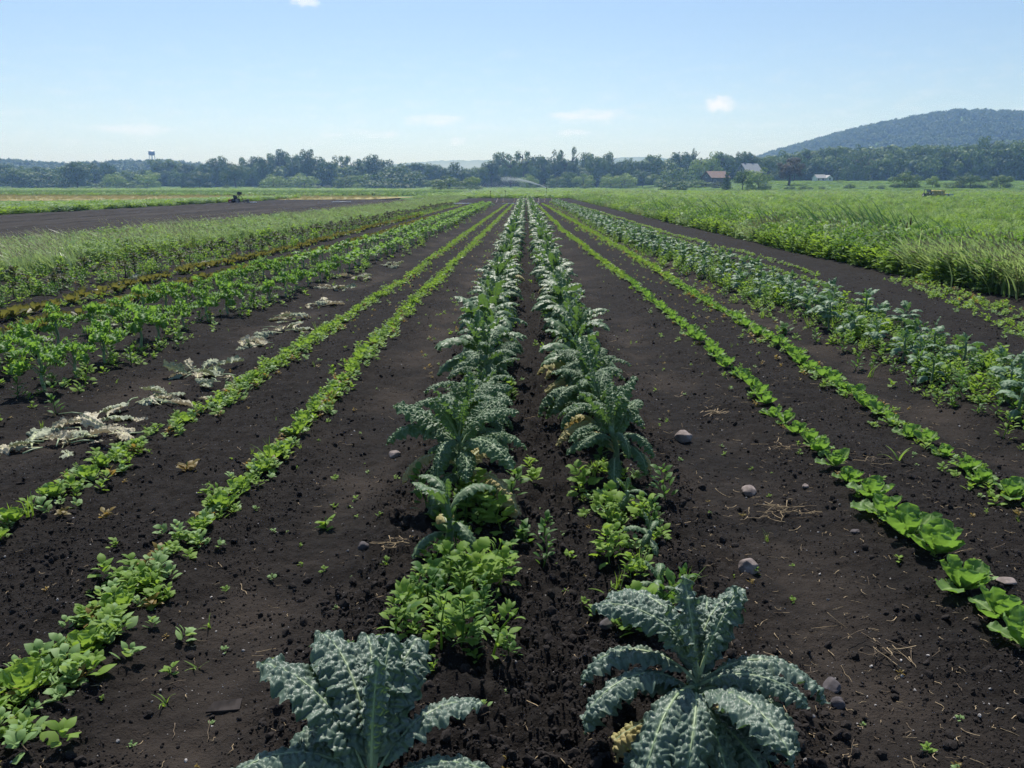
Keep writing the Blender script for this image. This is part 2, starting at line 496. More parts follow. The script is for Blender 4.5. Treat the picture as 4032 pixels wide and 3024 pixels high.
# ------------------------------------------------------------------ ground, fields
def grid(xs, ys, hf, mat, name, tintf=None):
    X, Y = np.meshgrid(xs, ys)
    Z = hf(X, Y)
    nx, ny = len(xs), len(ys)
    i = np.arange(ny - 1)[:, None] * nx + np.arange(nx - 1)[None]
    F = np.stack([i, i + 1, i + nx + 1, i + nx], -1).reshape(-1, 4)
    b = MB()
    b.add(np.stack([X.ravel(), Y.ravel(), Z.ravel()], 1), F, 0, tintf(X, Y).ravel() if tintf is not None else 0.0)
    o = b.build(name, [mat])
    o['kind'] = 'structure'
    return o


gx = np.unique(np.concatenate([np.linspace(-1400, -400, 12), np.linspace(-400, 400, 70), np.linspace(400, 1400, 12), [-32.6, -31.9, 8.4, 9.0]]))
gy = np.unique(np.concatenate([np.linspace(-60, 112, 20), [113.5, 116.5], np.linspace(120, 520, 50), np.linspace(520, 1780, 16)]))


def ground_h(X, Y):
    inside = (X > -32.3) & (X < 8.7) & (Y < 115)
    return terr(X, Y) - np.where(inside, .35, .01)


grid(gx, gy, ground_h, M['meadow'], 'ground')

ys = [1.15]
while ys[-1] < 24: ys.append(ys[-1] + max(.011, .0068 * ys[-1]))
while ys[-1] < 116: ys.append(ys[-1] + .018 * ys[-1])
xi = np.arange(-3.5, 3.9, .0165)
xs = np.concatenate([np.linspace(-9.6, -3.53, 90), xi, np.linspace(3.93, 9.0, 75)])


def soil_h(X, Y):
    h = hsoil(X, Y)
    return h * (1 - sstep(60, 100, Y) * .6)


grid(xs, np.array(ys), soil_h, M['soil'], 'tilled_soil', track)
fx = np.arange(-32.0, -9.6, .16)
fy = np.concatenate([np.arange(8, 112, .8)])


def lf_h(X, Y):
    return .05 * np.sin(X * 2 * np.pi / .78) * .6 + .05 * fbm(X * 2.2, Y * .8, 3) - .03 - .6 * sstep(104, 111, Y) - .5 * sstep(-31, -32, X + 0.0 * Y)


grid(fx, fy, lf_h, M['soil2'], 'harrowed_field')
b = MB()
b.add([(-125, 76, .02), (-62, 92, .02), (-20, 103, .02), (-17, 126, .02), (-125, 140, .02)], [(0, 1, 2, 3, 4)])
o = b.build('stubble_strip', [M['tan']]); o['kind'] = 'structure'
b = MB()
b.add([(55, 176, .03), (135, 170, .03), (135, 196, .03), (52, 190, .03)], [(0, 1, 2, 3)])
o = b.build('dark_plot', [M['soil2']]); o['kind'] = 'structure'


# ------------------------------------------------------------------ scattering stuff with geometry nodes
def scatter(name, protos, pts, rot, scl, idx, label, cat=None, kind='stuff', parent=None):
    """ONE object; its points carry copies of small prototype meshes (kept in a library collection that is not in the scene)"""
    c = bpy.data.collections.new(name + ' library')
    for i, me in enumerate(protos):
        c.objects.link(bpy.data.objects.new('%s_%02d' % (name, i), me))
    pts = np.asarray(pts, np.float32)
    n = len(pts)
    me = bpy.data.meshes.new(name)
    me.vertices.add(n)
    me.vertices.foreach_set('co', pts.ravel())
    for an, ty, val in (('rot', 'FLOAT_VECTOR', np.asarray(rot, np.float32)), ('scl', 'FLOAT_VECTOR', None), ('idx', 'INT', np.asarray(idx, np.int32))):
        a = me.attributes.new(an, ty, 'POINT')
        if an == 'scl':
            s = np.asarray(scl, np.float32)
            if s.ndim == 1: s = np.repeat(s[:, None], 3, 1)
            a.data.foreach_set('vector', s.ravel())
        elif an == 'rot':
            a.data.foreach_set('vector', val.ravel())
        else:
            a.data.foreach_set('value', val)
    o = bpy.data.objects.new(name, me)
    link(o, parent)
    g = bpy.data.node_groups.new(name + ' scatter', 'GeometryNodeTree')
    g.interface.new_socket('Geometry', in_out='INPUT', socket_type='NodeSocketGeometry')
    g.interface.new_socket('Geometry', in_out='OUTPUT', socket_type='NodeSocketGeometry')
    N = NT(g)
    gi, go = N.n('NodeGroupInput'), N.n('NodeGroupOutput')
    ci = N.n('GeometryNodeCollectionInfo')
    ci.inputs['Collection'].default_value = c
    ci.inputs['Separate Children'].default_value = True
    ci.inputs['Reset Children'].default_value = True
    ip = N.n('GeometryNodeInstanceOnPoints')
    N.link(gi.outputs[0], ip.inputs['Points'])
    N.link(ci.outputs[0], ip.inputs['Instance'])
    ip.inputs['Pick Instance'].default_value = True
    def attr(nm, ty):
        a = N.n('GeometryNodeInputNamedAttribute', data_type=ty)
        a.inputs['Name'].default_value = nm
        return a.outputs['Attribute']
    N.link(attr('idx', 'INT'), ip.inputs['Instance Index'])
    er = N.n('FunctionNodeEulerToRotation')
    N.link(attr('rot', 'FLOAT_VECTOR'), er.inputs[0])
    N.link(er.outputs[0], ip.inputs['Rotation'])
    N.link(attr('scl', 'FLOAT_VECTOR'), ip.inputs['Scale'])
    N.link(ip.outputs[0], go.inputs[0])
    md = o.modifiers.new('scatter', 'NODES')
    md.node_group = g
    return tag(o, label, cat, None, kind)


def rz_only(n, tilt=.15):
    return np.stack([rng.normal(0, tilt, n), rng.normal(0, tilt, n), rng.random(n) * 2 * np.pi], 1)

# ------------------------------------------------------------------ leaves
def shape_lance(b): return np.clip(b, 0, 1) ** .42 * np.clip(1 - b ** 3.2, 0, 1) ** .62 * 1.12
def shape_spoon(b): return np.clip(b, 0, 1) ** .9 * np.clip(1 - b ** 4.5, 0, 1) ** .55 * 1.25
def shape_ovate(b): return np.sin(np.pi * np.clip(b, 0, 1) ** .72) ** .9
def shape_blade(b): return np.clip(1 - b ** 1.6, 0, 1) * np.clip(b * 8 + .5, 0, 1)


def leaf_geo(L, W, nu, nv, pet=.22, e0=70, e1=-20, ep=1.0, curl=.9, bl=0.0, cell=.016, ruf=0.0, rn=7, shape=shape_lance,
             seed=0, side=0.0, petw=.007, edge=.03, ribw=.006):
    """one arching leaf: base at the origin, growing along +Y and up; returns vertices, quads, rib mask, centre line"""
    r = np.random.default_rng(seed)
    s = np.linspace(0, 1, nu); t = np.linspace(-1, 1, nv)
    e = np.radians(e0 + (e1 - e0) * s ** ep)
    ds = L / (nu - 1)
    cy = np.concatenate([[0], np.cumsum(np.cos(e[:-1]))]) * ds
    cz = np.concatenate([[0], np.cumsum(np.sin(e[:-1]))]) * ds
    b = np.clip((s - pet) / (1 - pet), 0, 1)
    w = W / 2 * shape(b) * (1 + edge * 1.6 * pnoise(s * 9 + seed * 7.1, s * 0 + seed)) + petw * (1 - .6 * s)
    T, Sg = np.meshgrid(t, s)
    wg = w[:, None]
    if abs(curl) > 1e-3:
        a = curl * T
        x = wg * np.sin(a) / curl
        dn = -wg * (1 - np.cos(a)) / curl
    else:
        x = wg * T; dn = 0 * x
    bb = b[:, None] * np.ones_like(T)
    asym = 1 + edge * 2.5 * pnoise(Sg * 8 + 31 + seed, np.sign(T) * 3.3 + seed) * np.abs(T)
    x = x * asym
    rib = np.exp(-(x / (ribw * (1.15 - .8 * Sg))) ** 2) * (b[:, None] > 0) + (b[:, None] <= 0)
    d = dn.copy()
    if bl:
        u, v = x, Sg * L
        gxn, gyn = int(W / cell) + 3, int(L / cell) + 3
        cx, cyy = np.meshgrid(np.arange(gxn) - gxn / 2, np.arange(gyn))
        pts = np.stack([(cx + r.uniform(-.42, .42, cx.shape)).ravel(), (cyy + r.uniform(-.42, .42, cx.shape)).ravel()], 1) * cell
        U = np.stack([u.ravel(), v.ravel()], 1)
        dd = np.full(len(U), 9.0)
        for i in range(0, len(U), 800):
            q = U[i:i + 800]
            e2 = np.partition(((q[:, None] - pts[None]) ** 2).sum(-1), 1, axis=1)
            dd[i:i + 800] = np.sqrt(e2[:, 1]) - np.sqrt(e2[:, 0])
        dome = (1.06 - np.exp(-3.2 * dd / cell)).reshape(T.shape)          # puffed cells with creases between
        size = .8 + .5 * np.abs(pnoise(u * 22 + seed, v * 22))
        d = d + bl * dome * size * (1 - .95 * np.exp(-(x / .007) ** 2)) * np.clip(bb * 6, 0, 1)
        d = d + bl * .7 * pnoise(u * 60 + seed, v * 60) * np.clip(bb * 6, 0, 1)
    if ruf:
        ph = r.uniform(0, 6.28, 4)
        amp = ruf * np.abs(T) ** 1.7 * np.clip(bb * 4, 0, 1)
        sg = np.where(T > 0, 1.0, 0.0)
        d = d + amp * (np.sin(2 * np.pi * rn * Sg + ph[0] + sg * 2.1) + .6 * np.sin(2 * np.pi * rn * 2.3 * Sg + ph[1] + 5 * T))
        x = x + amp * .6 * np.cos(2 * np.pi * rn * 1.7 * Sg + ph[2] + sg)
    ce, se = np.cos(e)[:, None], np.sin(e)[:, None]
    sx = side * (s ** 2)[:, None] * L
    V = np.stack([x + sx, cy[:, None] - se * d, cz[:, None] + ce * d], -1).reshape(-1, 3)
    i = np.arange(nu - 1)[:, None] * nv + np.arange(nv - 1)[None]
    F = np.stack([i, i + 1, i + nv + 1, i + nv], -1).reshape(-1, 4)
    C = np.stack([side * s ** 2 * L, cy, cz], 1)
    Nn = np.stack([0 * s, -np.sin(e), np.cos(e)], 1)
    rib = np.clip(rib, 0, 1) * min(1.0, (nv - 1) / 2 * ribw / max(W / 2, 1e-6) * 1.6)      # a coarse sheet shows a thin rib only faintly
    return V, F, rib.ravel(), C, Nn


class LeafVar:
    """a leaf shape kept as arrays (for joined plants) and as shared meshes (for plants built of leaf objects)"""
    def __init__(s, name, mats, ribr=.0048, **kw):
        s.V, s.F, s.rib, C, N = leaf_geo(**kw)
        s.C = C; s.N = N
        s.name, s.mats, s.ribr = name, mats, ribr
        s.me = {}
        s.rm = None
    def mesh(s, mi=0):
        if mi not in s.me:
            b = MB(); b.add(s.V, s.F, 0, s.rib)
            s.me[mi] = b.mesh(s.name, [s.mats[mi]])
        return s.me[mi]
    def ribmesh(s, mat):
        if s.rm is None:
            n = len(s.C); k = int(n * .93)
            st = max(1, k // 14)
            P = (s.C + s.N * .0004)[:k:st]
            b = MB(); b.tube(P, np.linspace(s.ribr, .0011, len(P)), 5)
            s.rm = b.mesh('midrib', [mat])
        return s.rm


def place(o, loc, az, tilt=0.0, roll=0.0, sc=1.0):
    """az 0 = away (+Y), 90 = +X"""
    o.location = loc
    o.rotation_euler = Euler((tilt, roll, -R_(az)), 'XYZ')
    o.scale = (sc, sc, sc)


def lmat(az, tilt=0.0, roll=0.0):
    return rotm(tilt, roll, -R_(az))


KM = [M['kale'], M['kale_dry'], M['kale_mid']]
def kale_vars(nu, nv, bl, tagn, W=.128, L=.40, ruf=.009, pet=.13):
    mk = lambda i, **kw: LeafVar('leaf', KM, L=kw.pop('L', L), W=kw.pop('W', W), pet=pet, nu=nu, nv=nv, bl=bl, ruf=ruf, rn=6, seed=40 + i, **kw)
    return [mk(0, e0=28, e1=-72, ep=.9, curl=1.25, L=L * .95), mk(1, e0=45, e1=-95, ep=1.1, curl=1.35),
            mk(2, e0=62, e1=-48, ep=1.0, curl=1.0, L=L * 1.05), mk(3, e0=58, e1=-70, ep=1.25, curl=1.15, side=.12),
            mk(4, e0=70, e1=-25, ep=1.3, curl=.9, side=-.1), mk(5, e0=84, e1=38, ep=1.0, curl=.75, W=W * .86, L=L * .85),
            mk(6, e0=88, e1=66, ep=1.0, curl=1.1, W=W * .55, L=L * .62), mk(7, e0=64, e1=-5, ep=1.6, curl=.55, W=W * 1.25)]


KH = kale_vars(150, 49, .0098, 'h', W=.140)      # close to the camera
KMID = kale_vars(44, 15, .0090, 'm', W=.158, L=.38)
KLOW = kale_vars(13, 5, 0, 'l', W=.178, L=.38, ruf=.010)


def stem_geo(h, r0, r1, lean=(0, 0), n=8, knob=.12, seed=0):
    z = np.linspace(-.03, h, 12)
    rr = np.linspace(r0, r1, 12) * (1 + knob * np.sin(np.arange(12) * 2.4 + seed))
    P = np.stack([lean[0] * (z / h) ** 2 + .006 * np.sin(z * 30 + seed), lean[1] * (z / h) ** 2 + .006 * np.cos(z * 26 + seed), z], 1)
    return P, rr


def kale_design(r, h, n, s=1.0):
    D = []
    a0 = r.uniform(0, 360)
    for i in range(n):
        f = i / (n - 1)
        az = a0 + i * 137.5 + r.normal(0, 12)
        # the wind lays the leaves over to the left (-X)
        az = az - 16 * math.cos(R_(az))
        z = h * (.30 + .70 * f ** .8)
        s_ = r.uniform(.85, 1.1)
        if f < .3: v = r.choice([0, 1, 3])
        elif f < .78: v = r.choice([1, 2, 3, 4, 2, 7])
        elif f < .92: v = r.choice([4, 5, 5])
        else: v = 6
        sc = s * s_ * r.uniform(.82, 1.08) * (1 if f < .8 else .9)
        D.append((int(v), z, az, r.normal(0, .10), r.normal(0, .16), sc, 1 if (f < .25 and r.random() < .25) else 0))
    return D


def kale_parts(loc, h, D, vars_, label, group, rib=True, lean=(0, 0), mi=0):
    root = empty('kale_plant', loc, 0, label, 'kale', group)
    P, rr = stem_geo(h, .021, .012, lean, seed=h * 50)
    b = MB(); b.tube(P, rr, 9)
    b.build('stem', [M['kale_stem']], root)
    for v, z, az, tilt, roll, sc, dry in D:
        lv = vars_[v]
        o = bpy.data.objects.new('leaf', lv.mesh(1 if dry else mi))
        link(o, root)
        q = (z / h) ** 2
        place(o, (lean[0] * q, lean[1] * q, z), az, tilt, roll, sc)
        if dry: o['label'] = 'yellowed drooping leaf'
        if rib:
            m = bpy.data.objects.new('midrib', lv.ribmesh(M['kale_rib']))
            link(m, o)
    return root


def kale_joined(h, D, vars_, mats, stemr=(.018, .010), lean=(0, 0), nstem=6):
    b = MB()
    P, rr = stem_geo(h, stemr[0], stemr[1], lean)
    b.tube(P[::3], rr[::3], nstem, 1, 0.0, False)
    for v, z, az, tilt, roll, sc, dry in D:
        lv = vars_[v]
        q = (z / h) ** 2
        b.add(lv.V, lv.F, 2 if dry else 0, lv.rib, lmat(az, tilt, roll), (lean[0] * q, lean[1] * q, z), sc)
    return b.mesh('kale_plant', mats)


ORD = ['', 'first', 'second', 'third', 'fourth', 'fifth', 'sixth', 'seventh', 'eighth', 'ninth', 'tenth', 'eleventh', 'twelfth', 'thirteenth', 'fourteenth',
       'fifteenth', 'sixteenth', 'seventeenth', 'eighteenth', 'nineteenth', 'twentieth']
TENS = {2: 'twenty', 3: 'thirty', 4: 'forty', 5: 'fifty', 6: 'sixty', 7: 'seventy'}
TENTH = {2: 'twentieth', 3: 'thirtieth', 4: 'fortieth', 5: 'fiftieth', 6: 'sixtieth', 7: 'seventieth'}


def ordn(i):
    if i <= 20: return ORD[i]
    a, b = divmod(i, 10)
    return TENTH[a] if b == 0 else TENS[a] + '-' + ORD[b]


def at_ground(x, y, dz=0.0):
    return (float(x), float(y), float(soil_h(np.array([x]), np.array([y]))[0]) + dz)


# ---- the two plants nearest the camera, leaf by leaf
def front(loc, h, spec, label, lean=(0, 0)):
    D = [(v, z, az, R_(ti), R_(ro), sc, dr) for v, z, az, ti, ro, sc, dr in spec]
    return kale_parts(loc, h, D, KH, label, 'lacinato kale plants in the two centre rows', True, lean)


front(at_ground(.475, 2.03), .22, [
    # variant, height, azimuth, tilt, roll, scale, yellowed
    (6, .22, 350, -16, 0, 1.2, 0), (5, .20, 14, -34, 6, .95, 0), (2, .25, 322, 2, 10, 1.10, 0), (4, .26, 300, -4, -8, .98, 0),
    (3, .22, 276, -12, 8, 1.05, 0), (5, .19, 36, -34, -6, 1.15, 0), (2, .20, 82, -18, -10, 1.12, 0), (4, .21, 60, 8, -18, .95, 0),
    (1, .16, 262, 6, 6, 1.08, 0), (2, .20, 212, -24, 6, 1.15, 0), (0, .15, 232, -10, 8, 1.10, 0), (7, .18, 158, -26, -8, 1.05, 0),
    (1, .15, 110, 4, -8, 1.0, 0), (3, .17, 188, -12, 0, 1.12, 0), (0, .12, 140, -8, 0, 1.12, 0), (1, .11, 312, 0, 0, 1.0, 0),
    (0, .10, 98, -6, 0, .9, 0), (6, .25, 60, -16, 0, 1.1, 0), (6, .24, 250, -12, 0, 1.1, 0), (1, .10, 20, 0, 0, .9, 0),
    (3, .20, 338, 0, 10, .95, 0), (2, .17, 246, -4, 12, 1.0, 0), (0, .13, 206, -16, -6, 1.08, 0), (3, .18, 128, -14, -8, .98, 0), (2, .20, 104, -8, 10, .85, 0), (0, .08, 268, -10, 0, 1.0, 1),
    (4, .23, 340, -14, -6, .8, 0), (1, .15, 172, -4, 6, .95, 0), (0, .07, 60, -6, 0, .85, 1)],
    'large blistered blue-green kale nearest the camera, right centre row', (.01, -.02))
front(at_ground(-.38, 1.66), .11, [
    (6, .20, 10, -4, 0, 1.1, 0), (5, .19, 2, -8, 4, 1.0, 0), (5, .19, 32, -16, -10, 1.02, 0), (7, .16, 342, -6, 10, 1.05, 0),
    (7, .17, 318, -4, 14, 1.1, 0), (7, .13, 288, 0, 10, 1.15, 0), (4, .16, 62, -14, -10, .95, 0), (2, .12, 84, -12, -8, 1.0, 0),
    (7, .17, 14, -6, 0, 1.0, 0), (0, .09, 110, 0, 0, 1.0, 0), (0, .09, 248, -10, 0, 1.1, 0), (1, .08, 180, 0, 0, 1.0, 0), (3, .13, 300, -8, 0, 1.0, 0),
    (0, .08, 284, -6, 0, 1.0, 0), (2, .13, 200, -20, 0, 1.0, 0), (1, .08, 66, 0, 0, .95, 0), (4, .15, 356, -10, 8, 1.0, 0), (4, .14, 328, -8, 6, 1.1, 0), (3, .12, 96, -16, -6, .95, 0),
    (2, .14, 262, -4, 10, 1.05, 0), (0, .06, 128, -8, 0, .95, 1)],
    'grey-green kale with broad pale-ribbed leaves cut by the bottom edge, left centre row')

# ---- the rest of the centre rows
KFAR_MATS = [M['kale_far'], M['kale_stem'], M['kale_dry']]
kfar = []
for i in range(6):
    r = np.random.default_rng(500 + i)
    h = r.uniform(.34, .46)
    kfar.append(kale_joined(h, kale_design(r, h, 17, 1.0), KLOW, KFAR_MATS, lean=(r.uniform(-.06, .02), r.uniform(-.03, .03))))


def jitter_rows(y0, y1, step, jit):
    y = y0
    out = []
    while y < y1:
        out.append(y + random.uniform(-jit, jit))
        y += step
    return out


kale_pts = []
K1Y = [3.30, 3.86, 4.50, 5.02, 5.55] + jitter_rows(6.1, 75, .50, .10)
K2Y = [2.85, 3.35, 3.75, 4.18, 4.75, 5.28, 5.80] + jitter_rows(6.3, 75, .50, .10)
for row, Y, side in (('K1', K1Y, 'left'), ('K2', K2Y, 'right')):
    for i, y in enumerate(Y):
        x = float(rowx(row, y)) + random.uniform(-.035, .035)
        n = i + 2
        small = (row == 'K1' and i == 0) or (row == 'K2' and i < 3)
        r = np.random.default_rng(hash((row, i)) % 9999 if False else 1000 * (row == 'K2') + i)
        wd = 'blue-green crinkled kale plant'
        if n <= 45: lab = '%s, %s from the camera in the %s centre row' % (wd, ordn(n), side)
        else: lab = 'small far-off blue-green kale among the last of the %s centre row' % side
        grp = 'lacinato kale plants in the two centre rows'
        if small:
            h = .22 if row == 'K1' else .09
            if row == 'K1': lab = 'thin stunted kale plant standing in bright green weeds, left centre row'
            else: lab = ['tiny young kale among weeds just behind the nearest right-hand kale', 'second tiny kale in the weedy gap of the right centre row', 'third and farthest tiny kale in the weedy gap, right centre row'][i]
            kale_parts(at_ground(x, y), h, kale_design(r, h, 8, (.72 if row == 'K1' else .36)), KMID, lab, grp, mi=2)
        elif y < 20:
            h = r.uniform(.27, .46)
            kale_parts(at_ground(x, y), h, kale_design(r, h, 20 if y < 9 else 16, r.uniform(.82, 1.14)), KMID if y > 5.8 else KH, lab, grp, y < 13, (r.uniform(-.07, .02), r.uniform(-.05, .02)), 2)
        else:
            o = bpy.data.objects.new('kale_plant', kfar[r.integers(6)])
            link(o); place(o, at_ground(x, y), r.uniform(0, 360), 0, 0, r.uniform(.88, 1.15))
            tag(o, lab, 'kale', grp)

# ------------------------------------------------------------------ curly kale on the left
CM = [M['curly'], M['purple'], M['curly']]
mkc = lambda i, nu, nv, **kw: LeafVar('leaf', CM, nu=nu, nv=nv, seed=80 + i, shape=shape_spoon, petw=.006, ribw=.007, edge=.10, **kw)
CH = [mkc(0, 96, 19, L=.36, W=.15, pet=.36, e0=80, e1=-105, ep=1.7, curl=.7, ruf=.032, rn=10, bl=.006, cell=.014),
      mkc(1, 96, 19, L=.34, W=.16, pet=.34, e0=72, e1=-70, ep=1.8, curl=.6, ruf=.034, rn=10, bl=.006, cell=.014),
      mkc(2, 84, 19, L=.30, W=.14, pet=.34, e0=86, e1=-20, ep=1.8, curl=.5, ruf=.032, rn=9, bl=.006, cell=.014),
      mkc(3, 60, 15, L=.20, W=.10, pet=.25, e0=86, e1=30, ep=1.5, curl=.2, ruf=.024, rn=6, bl=.005, cell=.013)]
CLO = [mkc(0, 16, 7, L=.36, W=.17, pet=.40, e0=80, e1=-105, ep=1.7, curl=.7, ruf=.026, rn=6),
       mkc(1, 16, 7, L=.34, W=.18, pet=.38, e0=72, e1=-70, ep=1.8, curl=.6, ruf=.028, rn=6),
       mkc(2, 14, 7, L=.30, W=.16, pet=.38, e0=86, e1=-20, ep=1.8, curl=.5, ruf=.026, rn=5),
       mkc(3, 12, 7, L=.20, W=.12, pet=.25, e0=86, e1=30, ep=1.5, curl=.2, ruf=.026, rn=5)]


def curly_design(r, h, n, s=1.0):
    D = []
    a0 = r.uniform(0, 360)
    for i in range(n):
        f = i / (n - 1)
        v = 3 if f > .8 else int(r.choice([0, 1, 1, 2])) if f > .25 else int(r.choice([0, 1]))
        D.append((v, h * (.35 + .65 * f), a0 + i * 137.5 + r.normal(0, 14), r.normal(0, .1), r.normal(0, .14), s * r.uniform(.8, 1.1), 0))
    return D


curly_far = []
for i in range(6):
    r = np.random.default_rng(700 + i); h = r.uniform(.22, .30)
    curly_far.append(kale_joined(h, curly_design(r, h, 12), CLO, [M['curly'], M['curly_stalk']]))
for row, side, y0 in (('C1', 'inner', 5.45), ('C2', 'outer', 5.6)):
    for i, y in enumerate(jitter_rows(y0, 72, .58, .13)):
        n = i + 1
        x = float(rowx(row, y)) + random.uniform(-.06, .06)
        r = np.random.default_rng(3000 + 500 * (row == 'C2') + i)
        lab = ('green curly kale with pale stalks, %s from the left edge in the %s curly row' % (ordn(n), side)) if n <= 40 else 'small far-off green curly kale deep in the %s curly row' % side
        grp = 'curly kale plants in the bed left of the lettuce'
        h = r.uniform(.20, .30)
        if y < 15:
            root = empty('curly_kale', at_ground(x, y), 0, lab, 'kale', grp)
            cs = r.uniform(.74, .96); root.scale = (cs, cs, cs)
            P, rr = stem_geo(h, .016, .011, (0, 0), seed=i)
            b = MB(); b.tube(P, rr, 8); b.build('stem', [M['curly_stalk']], root)
            for v, z, az, tilt, roll, sc, _ in curly_design(r, h, 9):
                o = bpy.data.objects.new('leaf', CH[v].mesh(0)); link(o, root)
                place(o, (0, 0, z), az, tilt, roll, sc)
                if y < 9:
                    m = bpy.data.objects.new('midrib', CH[v].ribmesh(M['curly_stalk'])); link(m, o)
        else:
            o = bpy.data.objects.new('curly_kale', curly_far[r.integers(6)]); link(o)
            place(o, at_ground(x, y), r.uniform(0, 360), 0, 0, r.uniform(.68, .9)); tag(o, lab, 'kale', grp)

# ------------------------------------------------------------------ purple kale farther left
pur = []
for i in range(4):
    r = np.random.default_rng(800 + i); h = r.uniform(.26, .34)
    D = [(v, z, az, t, ro, sc * .80, 0) for v, z, az, t, ro, sc, _ in curly_design(r, h, 13)]
    D = [d for d in D if d[1] > h * .55]
    pur.append(kale_joined(h, D, CLO, [M['purple'], M['purple_stalk']], (.013, .011)))
for row, side in (('P1', 'nearer'), ('P2', 'farther')):
    for i, y in enumerate(jitter_rows(10.9, 68, .62, .2)):
        n = i + 1
        r = np.random.default_rng(5000 + 500 * (row == 'P2') + i)
        lab = ('dark purple-stemmed kale, %s from the left edge in the %s purple row' % (ordn(n), side)) if n <= 30 else 'small far-off dark purple kale deep in the %s purple row' % side
        o = bpy.data.objects.new('purple_kale', pur[r.integers(4)]); link(o)
        place(o, at_ground(float(rowx(row, y)) + random.uniform(-.1, .1), y), r.uniform(0, 360), 0, 0, r.uniform(.62, .95))
        tag(o, lab, 'kale', 'purple kale plants in front of the tall grass')

# ------------------------------------------------------------------ blue kale bed on the right
AM = [M['collard'], M['kale_dry']]
mka = lambda i, nu, nv, bl, **kw: LeafVar('leaf', AM, nu=nu, nv=nv, seed=120 + i, bl=bl, ruf=.007, rn=4, shape=shape_ovate, edge=.12, **kw)
def avars(nu, nv, bl): return [mka(0, nu, nv, bl, L=.27, W=.135, pet=.3, e0=40, e1=-75, ep=1.1, curl=.8), mka(1, nu, nv, bl, L=.27, W=.14, pet=.3, e0=62, e1=-50, ep=1.3, curl=.6),
                               mka(2, nu, nv, bl, L=.25, W=.13, pet=.3, e0=76, e1=-10, ep=1.5, curl=.5), mka(3, nu, nv, bl, L=.17, W=.07, pet=.2, e0=86, e1=40, ep=1.2, curl=.4)]
AH, ALO = avars(30, 11, .006), avars(9, 5, 0)


def col_design(r, h, n, s=1.0):
    a0 = r.uniform(0, 360); D = []
    for i in range(n):
        f = i / (n - 1)
        v = 3 if f > .85 else int(r.choice([1, 2])) if f > .5 else int(r.choice([0, 1]))
        az = a0 + i * 137.5 + r.normal(0, 14)
        D.append((v, h * (.3 + .7 * f), az - 14 * math.cos(R_(az)), r.normal(0, .14), r.normal(0, .2), s * r.uniform(.75, 1.12), 0))
    return D


col_far = []
for i in range(6):
    r = np.random.default_rng(900 + i); h = r.uniform(.26, .34)
    col_far.append(kale_joined(h, col_design(r, h, 14), ALO, [M['collard'], M['kale_stem']]))
for row, side, y0 in (('A1', 'nearer', 5.0), ('A2', 'farther', 5.7)):
    for i, y in enumerate(jitter_rows(y0, 84, .50, .15)):
        n = i + 1
        r = np.random.default_rng(7000 + 500 * (row == 'A2') + i)
        lab = ('weedy bluish kale, %s from the right edge in the %s bed row' % (ordn(n), side)) if n <= 40 else 'small far-off bluish kale deep in the %s row of the right bed' % side
        grp = 'blue-green kale plants in the weedy right bed'
        x = float(rowx(row, y)) + random.uniform(-.12, .12)
        h = r.uniform(.22, .36)
        sc = .85 if y < 8 else 1.0
        if y < 17:
            root = empty('blue_kale', at_ground(x, y), 0, lab, 'kale', grp)
            cs = r.uniform(.66, .9); root.scale = (cs, cs, cs)
            P, rr = stem_geo(h, .014, .009, (0, 0), seed=i)
            b = MB(); b.tube(P, rr, 7); b.build('stem', [M['kale_stem']], root)
            for v, z, az, tilt, roll, s2, _ in col_design(r, h, 9 if y < 8 else 12, sc):
                o = bpy.data.objects.new('leaf', AH[v].mesh(0)); link(o, root); place(o, (0, 0, z), az, tilt, roll, s2)
        else:
            o = bpy.data.objects.new('blue_kale', col_far[r.integers(6)]); link(o)
            place(o, at_ground(x, y), r.uniform(0, 360), 0, 0, r.uniform(.7, .95)); tag(o, lab, 'kale', grp)

# ------------------------------------------------------------------ lettuce
def let_vars(mats, nu, nv, bl, L=.135, W=.10):
    mk = lambda i, **kw: LeafVar('leaf', mats, nu=nu, nv=nv, seed=160 + i, shape=shape_spoon, pet=.08, petw=.010, bl=bl, cell=.013, ribw=.006, **kw)
    return [mk(0, L=L, W=W, e0=18, e1=58, curl=-.8, ruf=.004, rn=3), mk(1, L=L * .95, W=W, e0=36, e1=68, curl=-.9, ruf=.004, rn=3),
            mk(2, L=L * .8, W=W * .85, e0=55, e1=85, curl=-.95, ruf=.004, rn=3), mk(3, L=L * .55, W=W * .6, e0=72, e1=110, curl=-1.0, ruf=.003, rn=3),
            mk(4, L=L * 1.02, W=W * 1.02, e0=26, e1=2, ep=1.5, curl=-.5, ruf=.006, rn=3)]


def let_design(r, n=11):
    a0 = r.uniform(0, 360); D = []
    for i in range(n):
        f = i / (n - 1)
        v = int(r.choice([0, 0, 4])) if f < .36 else 1 if f < .66 else 2 if f < .88 else 3
        D.append((v, .006 + .012 * f, a0 + i * 137.5 + r.normal(0, 10), r.normal(0, .08), r.normal(0, .12), r.uniform(.82, 1.12), 0))
    return D


LM = [M['lettuce'], M['lettuce_y'], M['redlet']]
LH = let_vars(LM, 22, 13, .0035)
LL = let_vars(LM, 7, 5, 0)
def let_joined(r, mat, n=11, vars_=LL):
    b = MB()
    for v, z, az, tilt, roll, sc, _ in let_design(r, n):
        lv = vars_[v]
        b.add(lv.V, lv.F, 0, lv.rib, lmat(az, tilt, roll), (0, 0, z), sc)
    return b.mesh('lettuce_head', [mat])


